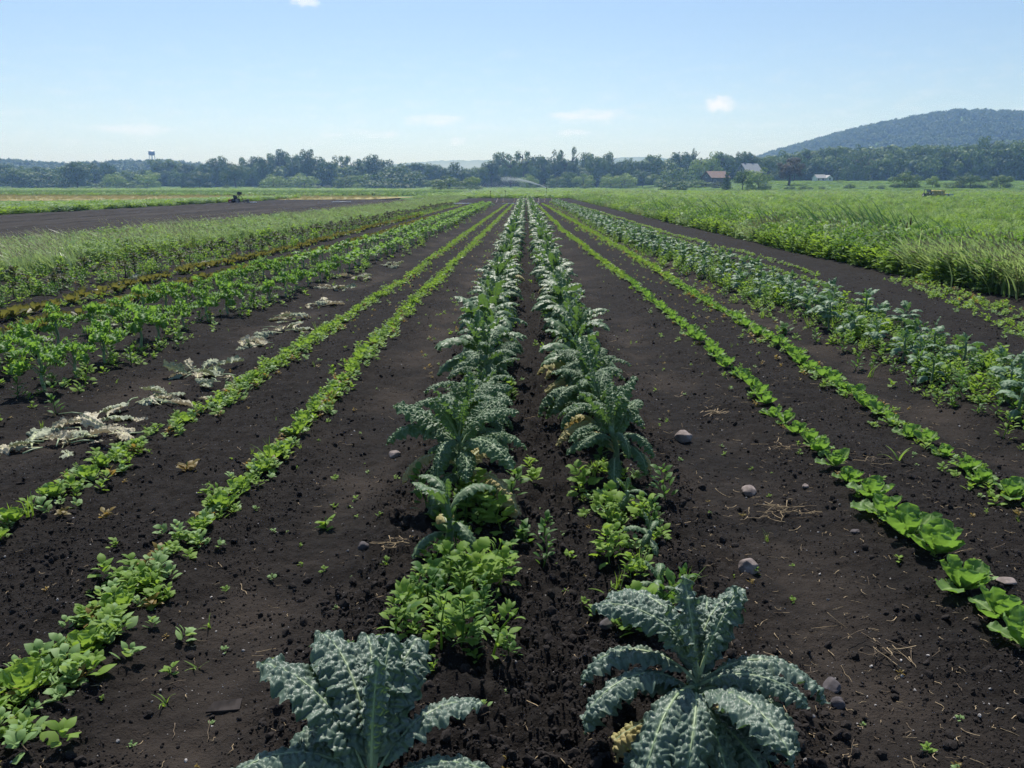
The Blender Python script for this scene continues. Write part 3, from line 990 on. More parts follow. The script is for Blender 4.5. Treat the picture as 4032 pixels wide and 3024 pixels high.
let_g = [let_joined(np.random.default_rng(40 + i), M['lettuce']) for i in range(5)]
let_y = [let_joined(np.random.default_rng(60 + i), M['lettuce_y']) for i in range(5)]
let_r = [let_joined(np.random.default_rng(80 + i), M['redlet'], 12) for i in range(5)]
far_pts = []
ROWWORD = {'L1': 'inner left', 'L2': 'outer left', 'R1': 'inner right', 'R2': 'outer right'}
for row, y0, near in (('R1', 2.58, 9.0), ('R2', 3.8, 8.5), ('L1', 2.05, 6.0), ('L2', 3.35, 6.5)):
    for i, y in enumerate(jitter_rows(y0, 76, .235 if row[0] == 'R' else .25, .05)):
        n = i + 1
        r = np.random.default_rng(9000 + 1000 * 'L1L2R1R2'.index(row) + i)
        if row[0] == 'L' and r.random() < .22: continue
        x = float(rowx(row, y)) + random.uniform(-.03, .03)
        s = r.uniform(.78, 1.08) * (1.2 if (row == 'R1' and y < 4.2) else .92 if y < 9 else .8)
        if row[0] == 'L': s *= .82
        if row == 'L1' and i < 3: s *= 1.1
        if n > 75:
            far_pts.append((x, y, s, 0 if row[0] == 'R' else 1)); continue
        grp = 'green lettuce heads in the four lettuce rows'
        lab = ('bright green lettuce head, %s from the camera in the %s lettuce row' % (ordn(n), ROWWORD[row])) if n <= 45 else 'small far-off green lettuce head in the %s lettuce row' % ROWWORD[row]
        if y < near:
            root = empty('lettuce_head', at_ground(x, y, -.004), 0, lab, 'lettuce', grp)
            root.scale = (s, s, s)
            for v, z, az, tilt, roll, sc, _ in let_design(r, 12 if y < 5 else 10):
                o = bpy.data.objects.new('leaf', LH[v].mesh(0 if row[0] == 'R' else 1)); link(o, root); place(o, (0, 0, z), az, tilt, roll, sc)
        else:
            o = bpy.data.objects.new('lettuce_head', (let_g if row[0] == 'R' and y < 14 else let_y)[r.integers(5)]); link(o)
            place(o, at_ground(x, y), r.uniform(0, 360), 0, 0, s); tag(o, lab, 'lettuce', grp)
fp = np.array(far_pts)
zz = soil_h(fp[:, 0], fp[:, 1])
scatter('distant_lettuce', let_g[:3] + let_y[:3], np.stack([fp[:, 0], fp[:, 1], zz], 1), rz_only(len(fp), .08), fp[:, 2], rng.integers(0, 3, len(fp)) + 3,
        'continuous light green strips of far lettuce in the four lettuce rows', 'lettuce')
for row, side in (('S1', 'nearer'), ('S2', 'farther')):
    for i, y in enumerate(jitter_rows(8.0 if row == 'S1' else 9.3, 46, .25, .06)):
        n = i + 1
        r = np.random.default_rng(14000 + 500 * (row == 'S2') + i)
        if r.random() < .1: continue
        s = r.uniform(.95, 1.4)
        lab = ('brownish red lettuce head, %s from the left edge in the %s red row' % (ordn(n), side)) if n <= 45 else 'small far-off reddish lettuce head in the %s red row' % side
        grp = 'red lettuce heads in the two reddish rows'
        x = float(rowx(row, y)) + random.uniform(-.04, .04)
        if y < 12.5:
            root = empty('red_lettuce', at_ground(x, y), 0, lab, 'lettuce', grp); root.scale = (s, s, s * 1.1)
            for v, z, az, tilt, roll, sc, _ in let_design(r, 11):
                o = bpy.data.objects.new('leaf', LL[v].mesh(2)); link(o, root); place(o, (0, 0, z), az, tilt, roll, sc)
        else:
            o = bpy.data.objects.new('red_lettuce', let_r[r.integers(5)]); link(o)
            place(o, at_ground(x, y), r.uniform(0, 360), 0, 0, s); tag(o, lab, 'lettuce', grp)

# ------------------------------------------------------------------ weeds and grasses (prototypes)
def simple_leaf(L, W, e0, e1, shape=shape_ovate, nu=5, curl=.35, pet=.12):
    V, F, rib, C, N = leaf_geo(L, W, nu, 3, pet, e0, e1, 1.0, curl, shape=shape, petw=.0018, edge=0, ribw=.002)
    return V, F, rib * .7


def weed_mesh(name, seed, n, L, W, h, mat, e=(25, -15), spread=0.0, stem=None, shape=shape_ovate):
    r = np.random.default_rng(seed)
    b = MB()
    if h > .05:
        b.tube([(0, 0, -.01), (r.normal(0, .01), r.normal(0, .01), h * .5), (r.normal(0, .02), r.normal(0, .02), h)], [.004, .003, .0015], 4, 1, 0, False)
    for i in range(n):
        f = (i + .5) / n
        z = h * f ** .8
        l = L * r.uniform(.6, 1.15) * (1 - .35 * f)
        V, F, rib = simple_leaf(l, W * l / L * r.uniform(.8, 1.15), r.uniform(e[0], e[0] + 35) + 25 * f, r.uniform(e[1] - 15, e[1] + 15), shape, 12 if shape is shape_lobed else 5)
        az = i * 137.5 + r.normal(0, 20)
        rad = spread * math.sqrt(1 - f * .8) * r.uniform(.3, 1)
        b.add(V, F, 0, rib, lmat(az, r.normal(0, .1), r.normal(0, .2)), (rad * math.sin(R_(az)), rad * math.cos(R_(az)), z))
    return b.mesh(name, [mat, stem or mat])


def tuft_mesh(name, seed, n, h, wdt, mat, spread=.06, lean=(-.25, .0), bend=1.0, heads=0, headmat=None, nu=5):
    """grass: arched blades; lean is where the wind pushes the tips"""
    r = np.random.default_rng(seed)
    b = MB()
    for i in range(n):
        hh = h * r.uniform(.5, 1.08)
        a = r.uniform(0, 6.283)
        d = np.array([math.cos(a), math.sin(a)]) * r.uniform(.12, .45) * bend + np.array(lean) * r.uniform(.6, 1.5)
        p0 = np.array([r.normal(0, spread), r.normal(0, spread)])
        s = np.linspace(0, 1, nu)
        P = np.stack([p0[0] + d[0] * hh * s ** 2, p0[1] + d[1] * hh * s ** 2, hh * (s - .22 * np.hypot(*d) * s ** 2.5)], 1)
        ba = r.uniform(0, 6.283)
        wv = np.array([math.cos(ba), math.sin(ba), r.uniform(-.5, .5)])
        ww = wdt * r.uniform(.7, 1.2) * np.clip(1 - s ** 2.2, .03, 1)
        V = np.stack([P - wv * ww[:, None] / 2, P + wv * ww[:, None] / 2], 1).reshape(-1, 3)
        F = np.array([(2 * j, 2 * j + 1, 2 * j + 3, 2 * j + 2) for j in range(nu - 1)])
        b.add(V, F, 0, np.repeat(s * .6 * r.random(), 2))
        if i < heads:
            tip = P[-1]; dirv = P[-1] - P[-2]; dirv /= np.linalg.norm(dirv)
            b.tube([tip - dirv * .02, tip + dirv * .03, tip + dirv * .08], [.003, .009, .002], 5, 1, 0, False)
    return b.mesh(name, [mat, headmat or mat])


def bush_mesh(name, seed, h, w, n, L, W, mats, stems=4):
    """leafy weed clump: stems carrying many small leaves, denser to the top and outside"""
    r = np.random.default_rng(seed)
    b = MB()
    for j in range(stems):
        a = r.uniform(0, 6.283); q = w * .3 * r.random()
        top = np.array([q * math.cos(a) - .06, q * math.sin(a), h * r.uniform(.75, 1.05)])
        b.tube([(top[0] * .2, top[1] * .2, -.02), top * .6, top], [.006, .004, .002], 4, 1, 0, False)
        m = n // stems
        for i in range(m):
            f = ((i + .5) / m) ** 1.15
            p = top * f
            l = L * r.uniform(.6, 1.2)
            az = i * 137.5 + r.normal(0, 20)
            rad = w * .42 * math.sqrt(max(0, 1 - (f - .55) ** 2 * 2.2)) * r.uniform(.25, 1)
            V, F, rib = simple_leaf(l, W * l / L, r.uniform(15, 60), r.uniform(-50, 5), nu=4)
            b.add(V, F, 0, rib, lmat(az, r.normal(0, .2), r.normal(0, .25)),
                  (p[0] + rad * math.sin(R_(az)), p[1] + rad * math.cos(R_(az)), max(.01, p[2] + r.normal(0, .03))))
    return b.mesh(name, mats)


def shape_lobed(b): return shape_ovate(b) * (.62 + .52 * np.abs(np.sin(3.6 * np.pi * np.clip(b, 0, 1) + .5)))


W_G = [weed_mesh('weed', 200 + i, 9, .055, .032, .05, M['weed'], spread=.01, shape=shape_lobed if i == 3 else shape_ovate) for i in range(4)]
W_P = [weed_mesh('weed', 210 + i, 8, .050, .030, .045, M['weed_pale'], spread=.01) for i in range(3)]
W_R = [weed_mesh('weed', 220 + i, 8, .045, .022, .04, M['weed_red'], spread=.01) for i in range(3)]
W_D = [weed_mesh('weed', 230 + i, 16, .060, .030, .13, M['weed_dark'], spread=.03) for i in range(3)]
W_T = [tuft_mesh('weed', 240 + i, 7, .14, .008, M['weed'], .012, (-.2, 0)) for i in range(2)]
W_B = [weed_mesh('weed', 250 + i, 24, (.064, .080, .058)[i], (.036, .060, .022)[i], .16, M['weed'] if i else M['weed_dark'], spread=.045, shape=shape_lobed if i == 1 else shape_ovate) for i in range(3)]
WALL = W_G + W_P + W_R + W_D + W_T + W_B          # 0-3 green, 4-6 pale, 7-9 red, 10-12 dark, 13-14 grass, 15-17 big green
KIND = {'g': (0, 4), 'p': (4, 7), 'r': (7, 10), 'd': (10, 13), 't': (13, 15), 'b': (15, 18)}


def weeds_line(row, y0, y1, dens, width, mix, size=(.7, 1.3), dx=0.0, ypow=.65):
    """weeds along a row, thinning with distance; returns arrays"""
    P, Sx, I = [], [], []
    ks = list(mix); pw = np.array([mix[q] for q in ks]); pw = pw / pw.sum()
    y = y0
    while y < y1:
        seg = .25 * max(1, y / 6)
        dn = dens * (min(1, (8 / max(y, .1))) ** ypow)
        clump = .72 + .8 * max(0, pnoise(y * .9 + dx * 3, len(row) + dx * 7 + 3.3) + .35)
        for _ in range(rng.poisson(dn * seg * clump)):
            yy = y + random.random() * seg
            x = float(rowx(row, yy)) + dx + random.gauss(0, width)
            kd = ks[rng.choice(len(ks), p=pw)]
            a, bb = KIND[kd]
            P.append((x, yy)); I.append(random.randrange(a, bb)); Sx.append(random.uniform(*size) * (1 + .25 * min(1, y / 25)))
        y += seg
    return P, Sx, I


def put_weeds(name, lines, label):
    P, Sx, I = [], [], []
    for l in lines:
        P += l[0]; Sx += l[1]; I += l[2]
    P = np.array(P)
    z = soil_h(P[:, 0], P[:, 1]) - .006
    scatter(name, WALL, np.stack([P[:, 0], P[:, 1], z], 1), rz_only(len(P), .18), np.array(Sx), np.array(I), label, 'weeds')


put_weeds('row_weeds', [weeds_line('L1', 2.0, 9, 42, .055, {'g': 5, 'p': 4, 'r': 1.2, 't': .2}), weeds_line('L1', 9, 75, 42, .06, {'g': 6, 'p': 2, 'r': 1.0}, (.6, 1.0)),
                        weeds_line('L1', 1.9, 3.1, 70, .10, {'g': 5, 'p': 5, 'r': 1}, (.9, 1.5))], 'bright green weeds with reddish tips filling the inner left lettuce row')
put_weeds('row_weeds', [weeds_line('L2', 3.3, 9, 40, .06, {'g': 5, 'p': 3, 'r': 1.3, 't': .2}), weeds_line('L2', 9, 75, 40, .06, {'g': 6, 'p': 2, 'r': 1.2}, (.6, 1.0))],
          'light green and reddish weeds filling the outer left lettuce row')
put_weeds('row_weeds', [weeds_line('R1', 2.6, 75, 6, .09, {'g': 4, 'p': 2, 'r': 1.5}, (.5, .9)), weeds_line('R1', 14, 75, 20, .06, {'g': 6, 'p': 2}, (.6, 1.0))], 'scattered small weeds beside the inner right lettuce row')
put_weeds('row_weeds', [weeds_line('R2', 3.8, 75, 24, .08, {'g': 5, 'p': 3, 'r': 2}, (.6, 1.1))], 'low weeds between the heads of the outer right lettuce row')
put_weeds('bed_weeds', [weeds_line('K1', 2.40, 3.75, 60, .11, {'g': 5, 'b': 3, 'p': 1.5, 'd': 1}, (.7, 1.35), .06), weeds_line('K1', 3.2, 4.6, 10, .08, {'g': 3, 'd': 2}, (.8, 1.5), .32),
                        weeds_line('K1', 3.8, 60, 9, .12, {'g': 3, 'b': 2, 'd': 1}, (.6, 1.2))],
          'lush bright green weeds in the gap behind the nearest left-hand kale and under its row')
put_weeds('bed_weeds', [weeds_line('K2', 2.6, 4.2, 52, .08, {'g': 5, 'p': 2, 'b': 1.2, 't': .3}, (.6, 1.2), -.03), weeds_line('K2', 4.2, 60, 8, .12, {'g': 3, 'd': 1}, (.6, 1.1))],
          'small green weeds behind the large front kale and under its right-hand row')
put_weeds('bed_weeds', [weeds_line('C1', 5.2, 70, 11, .16, {'g': 5, 'd': 2, 'b': 2, 'p': 1}, (.7, 1.3), .12), weeds_line('C2', 5.2, 70, 12, .2, {'g': 4, 'd': 2, 'b': 1}, (.7, 1.3))],
          'green weeds growing at the feet of the curly kale')
put_weeds('bed_weeds', [weeds_line('A1', 4.6, 85, 52, .17, {'g': 5, 'b': 3, 'd': 2, 'p': 1, 't': .6}, (.7, 1.2), .02), weeds_line('A2', 5.2, 85, 42, .18, {'g': 5, 'b': 3, 'd': 2}, (.7, 1.15)),
                        weeds_line('A1', 12, 70, 12, .2, {'g': 3, 'r': 1}, (.8, 1.2), -.6)],
          'dense light green weeds among the blue-green kale of the right bed')
put_weeds('bed_weeds', [weeds_line('GL', 10, 70, 22, .18, {'g': 5, 'd': 3, 'b': 3}, (.9, 1.5), .1), weeds_line('P1', 10.5, 68, 22, .16, {'g': 5, 'd': 3, 'b': 3, 'r': .7}, (.8, 1.4), .1), weeds_line('P2', 10.5, 68, 28, .22, {'g': 5, 'd': 2, 'b': 3, 'r': 1}, (.8, 1.4))],
          'leafy green weeds crowding the purple kale rows')
put_weeds('bed_weeds', [weeds_line('S1', 8, 70, 14, .08, {'g': 3, 'p': 1}, (.7, 1.1)), weeds_line('S2', 9, 70, 17, .09, {'g': 3, 'p': 1}, (.7, 1.2)), weeds_line('S1', 40, 72, 20, .06, {'g': 3, 'r': 2}), weeds_line('S2', 40, 72, 20, .06, {'g': 3, 'r': 2})],
          'low green weeds between the red lettuce heads')
# thin seedling rows right of the right bed
ROWS['T1'] = [(9, 5.63), (11, 6.07), (13.2, 6.42), (14.5, 6.5)]
ROWS['T2'] = [(10, 6.3), (14.1, 6.9)]
ROWS['T3'] = [(14.9, 5.47), (17.6, 5.5), (27.6, 4.95), (79, 4.05)]
ROWS['T4'] = [(13, 5.0), (17.6, 4.95), (27.6, 4.5), (79, 3.7)]
put_weeds('seedling_row', [weeds_line('T1', 8.2, 14.5, 30, .10, {'g': 4, 'p': 3}, (.7, 1.2)), weeds_line('T2', 9.6, 14.2, 40, .16, {'g': 5, 'p': 3, 'r': 1}, (.7, 1.3)),
                           weeds_line('T3', 15, 78, 26, .05, {'g': 4, 'p': 3}, (.7, 1.1)), weeds_line('T4', 13, 78, 26, .05, {'g': 4, 'p': 3}, (.7, 1.1))],
          'thin rows of small green seedlings on the bare soil right of the blue kale')
# stray seedlings on the bare soil between the rows
P, Sx, I = [], [], []
for _ in range(900):
    y = 1.9 + 40 * random.random() ** 2.2; x = random.uniform(-4.5, 5.2)
    P.append((x, y)); Sx.append(random.uniform(.25, .6)); I.append(random.choice([0, 1, 2, 3, 4, 5, 7, 8, 13, 4]))
for _ in range(700):           # greener drifts between the rows farther off
    y = random.uniform(7, 45); c = random.choice([-2.0, -.95, 2.2, 2.95, -1.0])
    P.append((c + random.gauss(0, .13), y)); Sx.append(random.uniform(.4, .85)); I.append(random.choice([0, 1, 7, 8, 9, 4]))
put_weeds('stray_seedlings', [(P, Sx, I)], 'scattered tiny weed seedlings on the bare soil between all rows')

# a few single weeds that stand out on the bare soil near the camera
solo = [((-1.02, 3.71), 'w', 1.1, 'leafy green weed rosette alone on the bare path left of the kale'),
        ((-1.24, 2.76), 't', .5, 'single curved grass seedling on bare soil in the lower left path'),
        ((-1.20, 2.28), 't', .55, 'grass seedling with spreading blades low on the left path'),
        ((-1.25, 2.43), 'w', .55, 'small pale weed sprout just behind a grass seedling, left path'),
        ((-1.19, 2.52), 't', .6, 'arched grass seedling next to a clod, left path'),
        ((-2.02, 4.42), 'r', 1.2, 'weed clump with reddish leaves between the two left lettuce rows'),
        ((-1.94, 3.42), 'w', .6, 'tiny green seedling midway between the two left lettuce rows'),
        ((-2.14, 3.72), 'r', .7, 'reddish seedling beside the outer left lettuce row'),
        ((-.02, 3.48), 'd', 1.3, 'dark green weed standing between the two kale rows'),
        ((.19, 3.25), 'w', .6, 'pale sprout with reddish base between the kale rows'),
        ((.33, 2.98), 't', .7, 'upright grass seedling just left behind the big front kale'),
        ((.27, 2.80), 'w', .6, 'small bright seedling close behind the big front kale'),
        ((2.28, 4.70), 't', 1.0, 'tuft of grass on the soil between the right lettuce rows'),
        ((2.93, 9.1), 'd', 1.8, 'dark leafy weed cluster between outer right lettuce row and blue kale'),
        ((1.40, 5.8), 'x', 1.0, 'dry tangled weed lying on the right-hand path'),
        ((1.27, 6.3), 'x', .7, 'small dry grass tangle farther up the right-hand path')]
for (x, y), kd, s, lab in solo:
    r = np.random.default_rng(int(x * 100 + y * 1000) % 9973)
    nm = 'grass_seedling' if kd == 't' else 'dry_weed' if kd == 'x' else 'weed'
    root = empty(nm, at_ground(x, y, -.004), r.uniform(0, 6), lab, 'weed')
    root.scale = (s, s, s)
    mt = {'w': M['weed'], 'r': M['weed_red'], 't': M['weed'], 'd': M['weed_dark'], 'x': M['straw']}[kd]
    n = {'w': 9, 'r': 12, 't': 4, 'd': 18, 'x': 16}[kd]
    for i in range(n):
        if kd == 't': V, F, rib = simple_leaf(r.uniform(.09, .15), .011, r.uniform(50, 85), r.uniform(-40, 40), shape_blade, 7, .2, 0)
        elif kd == 'x': V, F, rib = simple_leaf(r.uniform(.04, .11), .005, r.uniform(0, 40), r.uniform(-30, 0), shape_blade, 6, .2, 0)
        else: V, F, rib = simple_leaf(r.uniform(.045, .075), .032 if kd != 'd' else .024, r.uniform(20, 65), r.uniform(-25, 10))
        b = MB(); b.add(V, F, 0, rib)
        o = b.build('leaf', [mt], root)
        place(o, (r.normal(0, .012 if kd != 'x' else .05), r.normal(0, .012 if kd != 'x' else .05), .05 * i / n if kd in 'wrd' else 0), i * 137.5 + r.normal(0, 20), r.normal(0, .1), r.normal(0, .2))
    if kd in 'wrd':
        b = MB(); b.tube([(0, 0, -.02), (.004, 0, .03), (0, .004, .06)], [.004, .003, .002], 5); b.build('stem', [M['weed_dark']], root)

# ------------------------------------------------------------------ clods, straw, pebbles on the near soil
def clod_mesh(seed, mat, flat=.75):
    import bmesh
    r = np.random.default_rng(seed)
    bm = bmesh.new(); bmesh.ops.create_icosphere(bm, subdivisions=2, radius=1.0)
    V = np.array([v.co[:] for v in bm.verts]); F = np.array([[v.index for v in f.verts] for f in bm.faces]); bm.free()
    q = r.normal(size=(5, 3)); q /= np.linalg.norm(q, axis=1)[:, None]
    V = V * (1 + .28 * pnoise(V[:, 0] * 1.3 + seed * 3.1, V[:, 1] * 1.3 + V[:, 2]) + .16 * pnoise(V[:, 1] * 3 + seed, V[:, 2] * 3 - V[:, 0]))[:, None]
    for d in q:
        dd = V @ d; V = V - np.where(dd > .72, dd - .72, 0)[:, None] * d
    V[:, 2] *= flat * .85
    b = MB(); b.add(V, F)
    return b.mesh('clod', [mat], smooth=False)


CL = [clod_mesh(i, M['clod']) for i in range(6)]


def near_points(n, ymin, ymax, pw, xr=1.0):
    u = rng.random(n)
    y = ymin * (ymax / ymin) ** (u ** pw)
    x = rng.uniform(-1, 1, n) * (.72 * y + .35) * xr
    return x, y


x, y = near_points(210000, 1.35, 15, .85)
tr_ = track(x, y)
keep = (rng.random(len(x)) > tr_ * .8) & (x > -9) & (x < 8.5) & (rng.random(len(x)) < .25 + 1.5 * np.clip(.30 + fbm(x * 1.3, y * 1.3, 3), 0, 1))
x, y = x[keep], y[keep]
sz = .0032 * (1 + rng.pareto(2.5, len(x)))
sz = np.clip(sz, .003, .024) * (.75 + .45 * np.exp(-((np.abs(x - .07) - .45) / .5) ** 2))
z = soil_h(x, y) + sz * .15
scatter('soil_clods', CL, np.stack([x, y, z], 1), rng.random((len(x), 3)) * 6.28, sz, rng.integers(0, 6, len(x)), 'loose crumbs and clods of black soil over the near ground', 'soil clods')

ST = []
for i in range(5):
    r = np.random.default_rng(300 + i)
    b = MB(); L = 1.0
    P = np.stack([np.linspace(-.5, .5, 5), .06 * r.normal(size=5), .03 * np.abs(r.normal(size=5))], 1)
    b.tube(P, r.uniform(.018, .035), 4)
    ST.append(b.mesh('straw', [M['straw'] if i < 3 else M['straw_d']]))
x, y = near_points(5200, 1.4, 13, .85)
keep = rng.random(len(x)) < (.30 + .55 * ((x > .75) & (x < 3.2)))
x, y = x[keep], y[keep]
L = np.clip(.02 * (1 + rng.pareto(2.0, len(x))), .015, .11)
scatter('straw_litter', ST, np.stack([x, y, soil_h(x, y) + .005], 1), np.stack([rng.normal(0, .1, len(x)), rng.normal(0, .15, len(x)), rng.random(len(x)) * 6.28], 1),
        np.stack([L, np.full(len(x), .05) * rng.uniform(.6, 1.6, len(x)), np.full(len(x), .05)], 1), rng.integers(0, 5, len(x)), 'short bits of straw and dry stalk strewn over the soil', 'straw')
PB = [clod_mesh(20 + i, M['pebble']) for i in range(3)]
x, y = near_points(3000, 1.4, 14, .85)
sz = np.clip(.0016 * (1 + rng.pareto(2.2, len(x))), .0012, .007)
scatter('pebbles', PB, np.stack([x, y, soil_h(x, y) + sz * .4], 1), rng.random((len(x), 3)) * 6.28, sz, rng.integers(0, 3, len(x)), 'pale grit and tiny pebbles speckling the dark soil', 'pebbles')

# ------------------------------------------------------------------ stones, chip, straw clumps (single things)
def stone(x, y, w, hgt, seed, mat, label, rz=0.0):
    import bmesh
    bm = bmesh.new(); bmesh.ops.create_icosphere(bm, subdivisions=4, radius=1.0)
    V = np.array([v.co[:] for v in bm.verts]); F = np.array([[v.index for v in f.verts] for f in bm.faces]); bm.free()
    r = np.random.default_rng(seed)
    V = V * (1 + .20 * pnoise(V[:, 0] * 1.2 + seed * 3.1, V[:, 1] * 1.2 + V[:, 2] * .8) + .05 * pnoise(V[:, 0] * 4 + seed, V[:, 2] * 4 + V[:, 1]))[:, None]
    for i in range(7):
        d = r.normal(size=3); d /= np.linalg.norm(d); c = r.uniform(.62, .85)
        dd = V @ d; V = V - np.where(dd > c, (dd - c) * .85, 0)[:, None] * d
    V = V * np.array([w / 2, w / 2 * .8, hgt / 2])
    b = MB(); b.add(V, F)
    o = b.build('stone', [mat], None, True, at_ground(x, y, hgt * .22), (0, 0, rz))
    tag(o, label, 'stone')
    return o


stone(1.04, 5.14, .125, .10, 1, M['stone'], 'brownish stone on the right path beside the fourth lettuce stretch', .3)
stone(1.235, 4.19, .105, .065, 2, M['stone'], 'pinkish grey stone with a flat sunlit top, right-hand path', 1.0)
stone(.98, 3.26, .095, .10, 3, M['stone'], 'upright rounded stone in rough soil right of the kale', .2)
stone(-.86, 4.82, .085, .05, 4, M['stone'], 'small reddish-brown stone left of the kale rows', 0)
stone(-.77, 3.42, .06, .055, 5, M['stone_d'], 'dull grey stone half sunk in soil left of the kale rows', .6)
stone(1.05, 2.44, .075, .045, 6, M['stone_d'], 'dark elongated stone right of the nearest kale, behind its round neighbour', 1.1)
stone(1.03, 2.33, .05, .05, 7, M['stone_d'], 'small round dark stone touching a longer one, right of the nearest kale', 0)
stone(2.0, 3.08, .085, .03, 8, M['stone'], 'flat pale stone by the right edge beyond the lettuce row', .4)
stone(1.56, 4.24, .04, .03, 9, M['stone'], 'little light grey stone beside the inner right lettuce row', 0)
stone(1.60, 3.64, .055, .035, 10, M['stone_d'], 'grey pebble-like stone in soil left of the inner right lettuce', .5)
stone(.30, 2.70, .07, .04, 11, M['stone_d'], 'flat greyish stone between the kale rows near the front', .9)
stone(1.18, 1.96, .05, .025, 12, M['stone'], 'pale flat stone at the bottom edge right of the nearest kale', .9)
b = MB()
b.add([(-.055, -.012, 0), (.05, -.02, .004), (.058, .014, .016), (-.03, .016, .012), (-.055, -.012, -.008), (.05, -.02, -.006), (.058, .014, .004), (-.03, .016, .002)],
      [(0, 1, 2, 3), (7, 6, 5, 4), (0, 4, 5, 1), (1, 5, 6, 2), (2, 6, 7, 3), (3, 7, 4, 0)])
o = b.build('wood_chip', [M['chip']], None, False, at_ground(-1.0, 2.27, .012), (.25, .1, .35)); tag(o, 'dark pointed chip of wood on the left path', 'wood chip')
for (x, y), s, n, lab in (((1.30, 3.92), .22, 46, 'straw-coloured clump of dead weeds on the right-hand path'), ((1.60, 4.85), .16, 16, 'loose strands of straw by the inner right lettuce row'),
                          ((2.05, 4.62), .18, 12, 'long dry stalk pieces between the right lettuce rows'), ((1.30, 2.62), .20, 18, 'scatter of broken straw right of the nearest kale'),
                          ((-.62, 3.35), .10, 14, 'small bundle of dry grey stems beside the left kale row')):
    r = np.random.default_rng(int(y * 100))
    root = empty('straw_clump', at_ground(x, y, .004), 0, lab, 'straw')
    for i in range(n):
        o = bpy.data.objects.new('straw', ST[r.integers(5)]); link(o, root)
        l = r.uniform(.03, .14)
        o.location = (r.normal(0, s * .4), r.normal(0, s * .3), r.uniform(.004, .025)); o.rotation_euler = (0, r.normal(0, .15), r.normal(.4, .8)); o.scale = (l, .08, .08)

# ------------------------------------------------------------------ wilted leaves lying left of the lettuce
WM = [M['wither'], M['wither_g']]
WV = [LeafVar('leaf', WM, L=.34, W=.145, nu=40, nv=13, pet=.2, e0=14, e1=-16, ep=1, curl=.9 * (-1) ** i, ruf=.009, rn=4.3 + .7 * i, bl=.022, cell=.034, seed=400 + i, side=.25 * (-1) ** i, edge=.34,
              shape=shape_spoon, petw=.008, ribw=.008) for i in range(5)]
piles = [(-3.18, 4.86, 9, 'nearest the left edge at the bottom'), (-2.86, 5.02, 10, 'beside its paler neighbour near the left edge'), (-3.14, 5.52, 9, 'just behind the two nearest heaps'),
         (-2.92, 6.05, 11, 'with a long tongue toward the lettuce row'), (-3.02, 7.0, 12, 'broad and sunlit in the middle of the path'), (-2.6, 6.6, 3, 'of only a few scraps beside a bigger heap'),
         (-3.02, 8.45, 11, 'opposite the curly kale with bare stalks'), (-2.78, 9.1, 8, 'strung out toward the lettuce row'), (-3.10, 10.2, 9, 'with a pale stalk across it'), (-2.95, 11.3, 8, 'greyish and thin'),
         (-3.12, 12.9, 9, 'far along the curly kale bed'), (-3.1, 14.6, 8, 'second farthest along the curly kale bed'), (-2.9, 17.0, 8, 'farthest along the curly kale bed'),
         (-5.35, 8.15, 4, 'at the left edge by the red lettuce'), (-6.6, 9.9, 4, 'on the soil behind the red lettuce rows'), (-5.05, 9.3, 6, 'between curly kale and red lettuce'), (-6.9, 13.2, 4, 'pale against dark soil by the purple kale'), (-7.0, 17.0, 4, 'far off between red lettuce and purple kale')]
for x, y, n, where in piles:
    r = np.random.default_rng(int(abs(x) * 100 + y * 10))
    root = empty('withered_leaves', at_ground(x, y, .006), 0, 'heap of wilted pale kale leaves ' + where, 'dead leaves', 'heaps of withered leaves left of the lettuce')
    n = max(3, n)
    for i in range(n):
        q = bpy.data.objects.new('leaf', WV[r.integers(5)].mesh(0 if r.random() < .48 else 1)); link(q, root)
        place(q, (r.normal(0, .10), r.normal(0, .085), .004 + .04 * i / n), r.uniform(0, 360), r.normal(0, .14), r.normal(0, .4), r.uniform(.5, .98))
    for i in range(3):
        P = np.array([(0, 0, 0), (.08, .01, .012), (.17, .03, .004)]) * r.uniform(.7, 1.3)
        b = MB(); b.tube(P, [.006, .005, .004], 5); b.build('stalk', [M['kale_rib']], root, True, (r.normal(0, .15), r.normal(0, .12), .03), (0, 0, r.uniform(0, 6)))

# ------------------------------------------------------------------ tall grass strip on the left
G_PALE = [tuft_mesh('tuft', 500 + i, 26, .82, .034, M['grass_pale'], .10, (-.42, .05), 1.0, 6, M['bloom']) for i in range(4)]
G_MID = [tuft_mesh('tuft', 510 + i, 20, .60, .030, M['grass'], .12, (-.25, .02), 1.2) for i in range(4)]
G_DRY = [tuft_mesh('tuft', 520 + i, 14, .95, .007, M['grass_dry'], .12, (-.18, 0), .7, 8, M['bloom']) for i in range(2)]
B_D = [bush_mesh('clump', 530 + i, .60, .44, 96, .105, .040, [M['weed_dark'], M['weed_dark']], 6) for i in range(3)]
B_G = [bush_mesh('clump', 540 + i, .52, .48, 96, .100, .046, [M['weed'], M['weed_dark']], 6) for i in range(3)]
B_P = [bush_mesh('clump', 550 + i, .55, .44, 110, .080, .030, [M['weed_pale'], M['weed_dark']], 6) for i in range(2)]
B_R = [bush_mesh('clump', 555 + i, .55, .30, 70, .050, .025, [M['rust'], M['rust']], 4) for i in range(1)]
M_G = [bush_mesh('clump', 580 + i, .50, .60, 60, .17, .075, [M['weed'], M['weed_dark']], 5) for i in range(3)]
M_D = [bush_mesh('clump', 585 + i, .55, .55, 56, .16, .065, [M['weed_dark'], M['weed_dark']], 5) for i in range(2)]
M_P = [bush_mesh('clump', 588 + i, .50, .55, 60, .14, .050, [M['weed_pale'], M['weed_dark']], 5) for i in range(2)]
